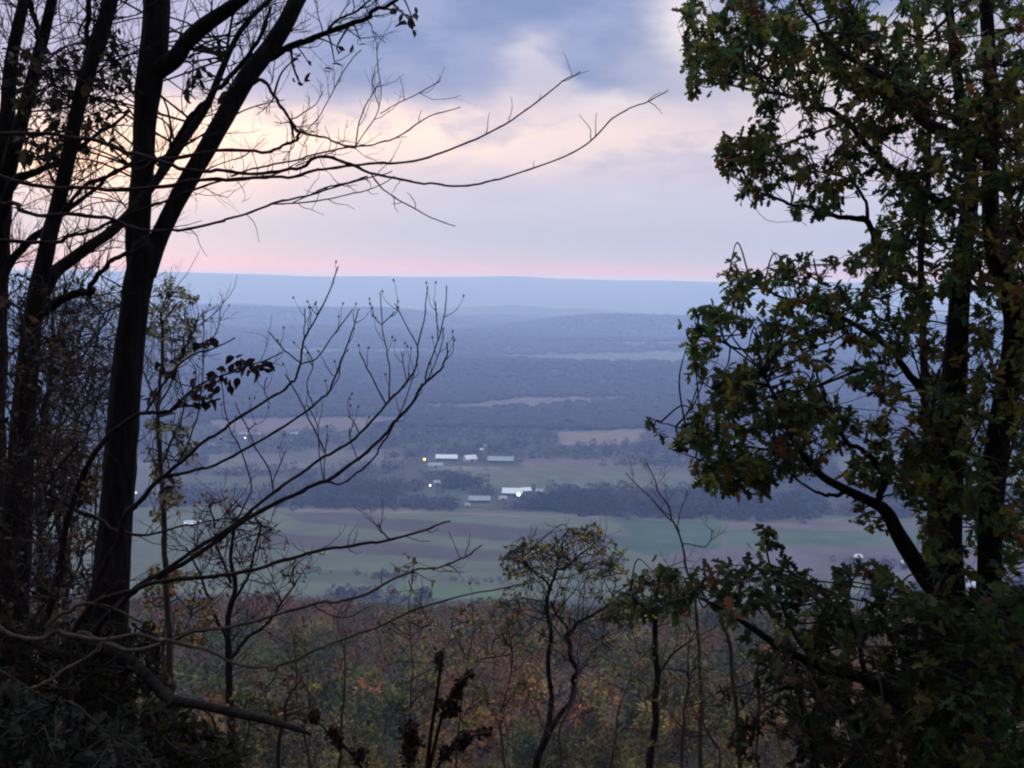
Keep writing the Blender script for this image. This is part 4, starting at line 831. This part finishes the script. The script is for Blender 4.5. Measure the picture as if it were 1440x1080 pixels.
slender('twiggy_tree', 'slender tangled grey tree seen between the leaning and the forked trunks', (85, 1000), 11,
        [([(92, 1000, 14), (96, 900, 12), (90, 800, 11), (76, 700, 10), (66, 600, 9), (70, 520, 8), (74, 450, 6), (78, 380, 4)], [[(72, 620, 5), (110, 560, 5), (135, 480, 4), (160, 420, 3)], [(90, 800, 5), (100, 700, 5), (108, 600, 4), (128, 540, 3)], [(70, 540, 4), (100, 500, 4), (140, 470, 3)]]),
         ([(94, 840, 9), (92, 740, 8), (84, 640, 6), (88, 560, 4), (110, 500, 3)], [])],
        [(([(60, 400), (185, 390), (180, 560), (60, 600)], 260, [(.17, .15, .11), (.20, .16, .11), (.12, .11, .08)], [1, 1, 1], .055, 3, .7, .45, 24), dict(V=OVA_V, T=OVA_T, nodes=30, tw_r=(.006, .003), m='dry')),
         (([(40, 590), (150, 600), (140, 780), (60, 800)], 220, [(.20, .10, .05), (.17, .14, .06), (.13, .10, .06)], [2, 2, 2], .06, 3, .8, .45, 24), dict(V=OVA_V, T=OVA_T, nodes=26, tw_r=(.006, .003), m='dry'))], tw=dict(TW2, n=34, length=.8, rt=.006), m='bark2')
slender('tangled_tree', 'dense brown tangle of a tree filling the gap beside the leaning trunk', (60, 1020), 8.5,
        [([(70, 1020, 16), (66, 900, 13), (58, 800, 11), (52, 700, 10), (60, 600, 8), (74, 500, 6), (92, 420, 4)], [[(58, 780, 6), (95, 700, 5), (125, 600, 4), (150, 520, 3)], [(54, 700, 6), (80, 610, 5), (92, 520, 4), (120, 450, 3)], [(64, 880, 6), (110, 800, 5), (135, 720, 4), (140, 640, 3)], [(60, 600, 5), (40, 500, 4), (45, 420, 3)]])],
        [(([(20, 400), (120, 390), (165, 470), (160, 620), (20, 640)], 210, [(.10, .085, .06), (.075, .06, .045), (.05, .05, .036)], [1, 1, 1], .045, 3, .6, .43, 24), dict(V=OVA_V, T=OVA_T, nodes=30, tw_r=(.005, .0025), m='dry')),
         (([(30, 620), (150, 620), (140, 880), (30, 880)], 330, [(.12, .06, .03), (.09, .07, .035), (.05, .04, .025)], [2, 2, 3], .05, 4, .6, .40, 24), dict(V=OVA_V, T=OVA_T, nodes=40, tw_r=(.005, .0025), m='dry'))], tw=dict(TW2, n=30, length=.7, rt=.005), m='bark2')
slender('brown_leaved_sapling', 'spindly dark brown-leaved sapling crossing in front of the leaning trunk', (30, 1020), 4.7,
        [([(30, 1020, 9), (36, 900, 7), (24, 780, 6), (30, 660, 5), (44, 560, 4), (40, 470, 3)], [[(25, 780, 4), (60, 700, 3), (95, 640, 2)], [(32, 650, 3.4), (10, 570, 3), (-10, 520, 2)], [(35, 880, 4), (80, 830, 3.4), (120, 800, 2)]])],
        [(([(-20, 380), (70, 390), (130, 560), (135, 860), (-20, 880)], 230, [(.030, .022, .015), (.04, .032, .018), (.05, .024, .014), (.02, .018, .013)], [2, 2, 1, 2], .038, 4, .35, .44, 26), dict(V=OVA_V, T=OVA_T, nodes=40, tw_r=(.0035, .0018), m='dry'))], tw=dict(TW2, n=26, length=.35, rt=.003), m='twig')
slender('ruddy_leaved_tree', 'short tree with faded orange leaves low between the forked trunk and reddish bare tree', (225, 1060), 15,
        [([(228, 1060, 10), (226, 980, 8), (230, 910, 6), (238, 850, 4)], [[(228, 930, 4), (255, 890, 3), (270, 850, 2)]])],
        [(([(195, 790), (270, 800), (300, 850), (290, 910), (210, 900)], 170, [(.20, .09, .04), (.18, .14, .05), (.10, .09, .04)], [2, 2, 2], .08, 4, .7, .4, 24), dict(cm, nodes=20, tw_r=(.006, .003)))], tw=dict(TW2, n=10, length=.7, rt=.006), m='bark2')

SAPL = [(.16, .14, .035), (.12, .12, .03), (.19, .12, .035), (.09, .10, .03), (.17, .08, .035)]
for i in range(0, 22):
    if i in (1, 3, 6, 8, 10, 13, 16, 18, 20, 21): continue
    bx = [650, 690, 720, 835, 865, 960, 1000, 1075, 1110, 590, 540, 480, 440, 270, 350, 800, 890, 1010, 740, 1140, 940, 620][i]+rng.normal(0, 8)
    top = rng.uniform(850, 985) if i % 3 else rng.uniform(800, 900); d = rng.uniform(12, 26)
    lean = rng.normal(0, 22); w0 = rng.uniform(3.6, 6.4)
    path = [(bx, 1100, w0), (bx+lean*.2+rng.normal(0, 5), 1100-(1100-top)*.35, w0*.8), (bx+lean*.6+rng.normal(0, 7), 1100-(1100-top)*.7, w0*.55), (bx+lean, top, w0*.25)]
    m1 = path[1]; m2 = path[2]
    ex = [[(m1[0], m1[1], w0*.5), (m1[0]+rng.choice([-1, 1])*rng.uniform(18, 34), m1[1]-rng.uniform(30, 60), w0*.22)], [(m2[0], m2[1], w0*.4), (m2[0]+rng.choice([-1, 1])*rng.uniform(15, 28), m2[1]-rng.uniform(25, 50), w0*.2)]]
    rx = rng.uniform(34, 60); cy_ = (top+m1[1])/2
    poly = [(bx+lean*.7+rx*math.cos(q), cy_+(m1[1]-top)*.75*math.sin(q)) for q in np.linspace(0, 6.28, 9)[:-1]]
    leafy_ = i % 4 != 3
    slender('slope_sapling', 'thin sapling with a few dull yellow-green leaves on the brink of the slope' if leafy_ else 'thin leafless sapling on the brink of the slope', (bx, 1100), d, [(path, ex)],
            [((poly, int(rng.uniform(40, 80)), SAPL, [2, 2, 1, 2, 1], .0042*d, 4, .5, .42, 20), dict(cm, nodes=14, tw_r=(.006, .003)))] if leafy_ else [],
            group='thin leafy saplings on the brink of the slope' if leafy_ else 'thin bare saplings on the brink of the slope', cat='sapling', m='bark2', tw=dict(n=12, length=.045*d, rt=.00045*d, level=2, up=.35, lo=.25, kids=3))

# -- dry seed-head stalks close by
def seed_plant(label, stalks, d):
    x0 = stalks[0][0]; t = Tree('seed_head_stalk', label, 'dry plant', x0[0][:2], d, 'dry stalks with dark seed heads')
    for path, heads in stalks:
        a = MB(); p_, r_ = trace(path, d, d-.1, 5); a_ = p_[0].copy(); a_[2] = float(ground(a_[0], a_[1]))-.1
        tube(a, np.vstack([a_, p_]), np.concatenate([[r_[0]*1.2], r_]), 6); a.build('stalk', M['twig'], t.t, t.base)
        for hx, hy, hw, hh in heads:
            s = MB(); n = int(50+hw*hh*.3); q = rng.normal(0, .42, (n, 2)).clip(-.85, .85); p2 = PV(hx+q[:, 0]*hw*.62, hy+q[:, 1]*hh*.66, d-.05+rng.normal(0, .014, n))
            leaves(s, p2, rng.normal(0, 1, (n, 3)), rng.uniform(.008, .016, n), palette(n, [(.022, .009, .008), (.014, .008, .008), (.035, .012, .01)], [2, 2, 1]), OVA_V*[1.6, 1, 1], OVA_T)
            s.build('seed_head', M['seed'], t.t, t.base)
seed_plant('tallest dark seed-head stalk leaning up from the bottom edge', [([(600, 1085, 7), (606, 1030, 6), (614, 980, 5), (622, 920, 3.5), (616, 925, 3)], [(617, 928, 10, 24)]), ([(604, 1082, 6), (618, 1020, 5), (630, 985, 4.5), (648, 960, 3.5), (662, 948, 2)], [(661, 948, 8, 9), (648, 960, 10, 12), (644, 974, 14, 16), (634, 988, 11, 12), (628, 996, 24, 20), (636, 1000, 18, 10)])], 3.1)
seed_plant('stubby dark seed-head stalk at the foot of the tallest one', [([(574, 1090, 6), (576, 1060, 5), (577, 1020, 4)], [(576, 1028, 20, 22), (580, 1042, 24, 14), (576, 1062, 20, 22)])], 3.0)
seed_plant('seed-head stalk bent flat toward the twin-stemmed golden tree', [([(610, 1090, 6), (625, 1062, 5), (640, 1045, 4.5), (655, 1038, 4), (686, 1030, 3)], [(626, 1058, 18, 18), (648, 1046, 22, 14), (655, 1036, 18, 14), (680, 1030, 20, 12)])], 3.05)
seed_plant('small seed-head stalk right at the end of the broken bough', [([(520, 1095, 6), (490, 1055, 5), (462, 1030, 4), (440, 1008, 3)], [(441, 1008, 14, 16), (466, 1030, 16, 16), (476, 1042, 14, 16), (505, 1062, 22, 18)])], 3.2)

# -- undergrowth at the viewer's feet
def shrub(label, base, d, poly, tips, cols, size, V=OVA_V, T=OVA_T, m='leaf', per=6):
    t = Tree('undergrowth_shrub', label, 'shrub', base, d, 'shrubs at the foot of the trunks')
    for k in range(3):
        e = poly[int(rng.integers(len(poly)))]
        t.limb('stem', [(base[0]+rng.normal(0, 8), base[1]+5, 6), (base[0]*.6+e[0]*.4, base[1]*.6+e[1]*.4, 4.5), (e[0]*.8+base[0]*.2, e[1]*.85+base[1]*.15, 2.5)], d, d+rng.normal(0, .15), m='twig', sides=6, root=True)
    t.foliage(poly, tips, cols, [1]*len(cols), size, per, .3, .34, 36, V, T, nodes=24, d=d, m=m)
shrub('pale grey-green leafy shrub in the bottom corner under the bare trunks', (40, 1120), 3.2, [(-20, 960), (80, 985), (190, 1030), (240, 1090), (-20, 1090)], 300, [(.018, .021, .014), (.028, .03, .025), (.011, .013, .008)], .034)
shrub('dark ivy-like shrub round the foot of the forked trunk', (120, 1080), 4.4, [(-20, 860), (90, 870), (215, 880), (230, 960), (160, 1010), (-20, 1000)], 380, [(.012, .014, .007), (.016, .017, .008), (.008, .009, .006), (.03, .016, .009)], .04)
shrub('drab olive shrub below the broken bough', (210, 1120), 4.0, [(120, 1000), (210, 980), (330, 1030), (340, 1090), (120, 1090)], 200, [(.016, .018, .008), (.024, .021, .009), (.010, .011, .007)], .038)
shrub('small brown-leaved shrub between the broken bough and reddish bare tree', (300, 1120), 5.0, [(180, 930), (240, 945), (300, 1010), (300, 1090), (190, 1090)], 80, [(.05, .033, .022), (.035, .03, .02)], .06, m='dry', per=4)

# ------------------------------------------------------------------ sky
w = bpy.data.worlds.new("World"); scene.world = w; w.use_nodes = True
nt = w.node_tree; N = nt.nodes; L = nt.links
bg = N['Background']
tc = N.new('ShaderNodeTexCoord'); sp = N.new('ShaderNodeSeparateXYZ'); L.new(tc.outputs['Generated'], sp.inputs[0])
def mth(op, a, b=None, c=None):
    n = N.new('ShaderNodeMath'); n.operation = op
    for i, x_ in enumerate((a, b, c)):
        if x_ is None: continue
        if isinstance(x_, (int, float)): n.inputs[i].default_value = x_
        else: L.new(x_, n.inputs[i])
    return n.outputs[0]
X, Y, Z = sp.outputs
PXR = F*1.0
az = mth('ARCTAN2', X, Y); el = mth('ARCSINE', Z)
u = mth('MULTIPLY', az, PXR); vv = mth('MULTIPLY', el, PXR)          # ~ pixels of the photo's frame, from straight ahead / above the horizon
def noise(su, sv, scale, detail=5, off=0.0, rough=.55):
    cb = N.new('ShaderNodeCombineXYZ'); L.new(mth('MULTIPLY', u, su), cb.inputs[0]); L.new(mth('MULTIPLY', vv, sv), cb.inputs[1]); cb.inputs[2].default_value = off
    n = N.new('ShaderNodeTexNoise'); n.inputs['Scale'].default_value = scale; n.inputs['Detail'].default_value = detail; n.inputs['Roughness'].default_value = rough
    L.new(cb.outputs[0], n.inputs['Vector']); return mth('SUBTRACT', n.outputs['Fac'], .5)
nA = noise(.004, .010, 1, 6, 0); nB = noise(.010, .022, 1, 6, 5.0); nC = noise(.0016, .008, 1, 5, 9.0); nD = noise(.006, .015, 1, 7, 3.0, .6)
wu = mth('ADD', u, mth('MULTIPLY', nB, 120)); wv = mth('ADD', vv, mth('ADD', mth('MULTIPLY', nA, 70), mth('MULTIPLY', nB, 50)))
def gauss(cu, cv, su, sv):
    a_ = mth('DIVIDE', mth('SUBTRACT', wu, cu), su); b_ = mth('DIVIDE', mth('SUBTRACT', wv, cv), sv)
    return mth('EXPONENT', mth('MULTIPLY', mth('ADD', mth('MULTIPLY', a_, a_), mth('MULTIPLY', b_, b_)), -1.0))
def mix(fac, c0, c1):
    n = N.new('ShaderNodeMix'); n.data_type = 'RGBA'
    for s_, x_ in ((n.inputs['Factor'], fac), (n.inputs[6], c0), (n.inputs[7], c1)):
        if isinstance(x_, tuple): s_.default_value = (*x_, 1)
        elif isinstance(x_, (int, float)): s_.default_value = x_
        else: L.new(x_, s_)
    return n.outputs[2]
def smooth(a_, b_, x_):
    n = N.new('ShaderNodeMapRange'); n.interpolation_type = 'SMOOTHSTEP'
    for i, q in enumerate((x_, a_, b_)):
        if isinstance(q, (int, float)): n.inputs[i].default_value = q
        else: L.new(q, n.inputs[i])
    return n.outputs[0]
# light layers under the cloud, from the horizon up
rp = N.new('ShaderNodeValToRGB'); cr = rp.color_ramp; cr.interpolation = 'EASE'
stops = [(0, (.80, .50, .58)), (14, (.74, .52, .62)), (32, (.56, .55, .70)), (60, (.50, .545, .72)), (110, (.57, .58, .75)), (160, (.64, .59, .74)), (215, (.70, .61, .72)), (270, (.56, .54, .70)), (400, (.40, .44, .66)), (800, (1.7, 1.95, 2.5)), (2000, (2.15, 2.45, 3.05))]  # top stops: unseen sky above the view, brightened to light the haze
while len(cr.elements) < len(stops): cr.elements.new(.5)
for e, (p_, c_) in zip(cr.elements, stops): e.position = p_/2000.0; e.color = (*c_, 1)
L.new(mth('DIVIDE', mth('ADD', vv, mth('MULTIPLY', nA, smooth(40, 160, vv)) if False else mth('MULTIPLY', nC, 22)), 2000.0), rp.inputs[0])
col = rp.outputs[0]
# cream and peach glow
glow = mth('MULTIPLY', gauss(-260, 195, 420, 34), smooth(-.16, .14, nC))
col = mix(mth('MULTIPLY', mth('MULTIPLY', gauss(-290, 192, 420, 37), .95), 1.0), col, (1.2, .92, .78))
col = mix(mth('MULTIPLY', gauss(60, 190, 200, 24), .6), col, (.93, .76, .73))
col = mix(mth('MULTIPLY', smooth(.02, .22, nB), mth('MULTIPLY', gauss(100, 190, 460, 80), .75)), col, (.50, .50, .66))
col = mix(mth('MULTIPLY', smooth(.0, .2, nD), mth('MULTIPLY', smooth(70, 150, vv), .8)), col, (.53, .52, .68))
col = mix(mth('MULTIPLY', smooth(-.02, -.22, nD), mth('MULTIPLY', smooth(90, 170, vv), .7)), col, (.88, .74, .79))
# dark blue cloud above
bump = mth('MULTIPLY', gauss(26, 290, 44, 80), 66)
vb = mth('ADD', mth('ADD', 238, bump), mth('MULTIPLY', smooth(180, 420, u), 10))
cm_ = smooth(mth('SUBTRACT', vb, 22), mth('ADD', vb, 42), wv)
dark = mix(smooth(-.13, .17, nD), (.215, .30, .55), (.335, .39, .63))
dark = mix(smooth(-190, -420, u), dark, (.47, .47, .72))
dark = mix(smooth(430, 900, vv), dark, (2.15, 2.45, 3.05))  # unseen sky overhead made bright to light haze and slope
col = mix(cm_, col, dark)
# bright breaks
col = mix(mth('MULTIPLY', gauss(232, 345, 46, 52), .95), col, (.90, .82, .86))
col = mix(mth('MULTIPLY', gauss(14, 312, 30, 22), .6), col, (.80, .73, .80))
col = mix(mth('MULTIPLY', gauss(135, 240, 60, 16), .75), col, (.92, .80, .80))
col = mix(mth('MULTIPLY', gauss(430, 292, 190, 44), .9), col, (.98, .84, .72))
col = mix(mth('MULTIPLY', gauss(-600, 152, 270, 50), .97), col, (1.5, 1.0, .78))
# unseen sky away from the sunset, dulled to slate so near trees stay dark
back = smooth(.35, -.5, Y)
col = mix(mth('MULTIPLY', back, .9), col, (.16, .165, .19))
sky = N.new('ShaderNodeTexSky'); sky.sky_type = 'NISHITA'; sky.sun_disc = False; sky.sun_elevation = rad(4.0); sky.sun_rotation = rad(-22)
ad = N.new('ShaderNodeMix'); ad.data_type = 'RGBA'; ad.blend_type = 'ADD'; ad.inputs['Factor'].default_value = .006
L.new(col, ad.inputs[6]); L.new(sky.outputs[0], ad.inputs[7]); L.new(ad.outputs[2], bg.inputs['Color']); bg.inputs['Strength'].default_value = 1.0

sd = bpy.data.lights.new('sun', 'SUN'); so = bpy.data.objects.new('sun', sd); C.objects.link(so)
sd.energy = .25; sd.angle = rad(25); sd.color = (1, .72, .5)
so.rotation_euler = (rad(90-4), 0, rad(180+22))   # low in front, behind the left-hand trees

# ------------------------------------------------------------------ valley haze
hz = MB(); box(hz, -23000, 23000, -60, 16800, float(zg.min())-1, float(zg.max())+2.5)
hm = bpy.data.materials.new('haze'); hm.use_nodes = True; n_ = hm.node_tree.nodes; n_.remove(n_['Principled BSDF'])
pv = n_.new('ShaderNodeVolumePrincipled'); pv.inputs['Color'].default_value = (.43, .58, 1, 1); pv.inputs['Absorption Color'].default_value = (1, 1, 1, 1); pv.inputs['Density'].default_value = 1.9e-4; pv.inputs['Anisotropy'].default_value = .4
hm.node_tree.links.new(pv.outputs[0], n_['Material Output'].inputs['Volume'])
tag(hz.build('haze', hm, smooth=False), 'blue evening haze filling the valley', kind='stuff')

# ------------------------------------------------------------------ render
scene.render.engine = 'CYCLES'
cy = scene.cycles
cy.max_bounces = 5; cy.diffuse_bounces = 2; cy.glossy_bounces = 2; cy.transmission_bounces = 2; cy.volume_bounces = 3; cy.transparent_max_bounces = 4
cy.use_denoising = True; cy.pixel_filter_type = 'BLACKMAN_HARRIS'; cy.filter_width = 2.1
cy.sample_clamp_indirect = 4
vs = scene.view_settings; vs.view_transform = 'Standard'; vs.look = 'None'; vs.exposure = 0; vs.gamma = 1
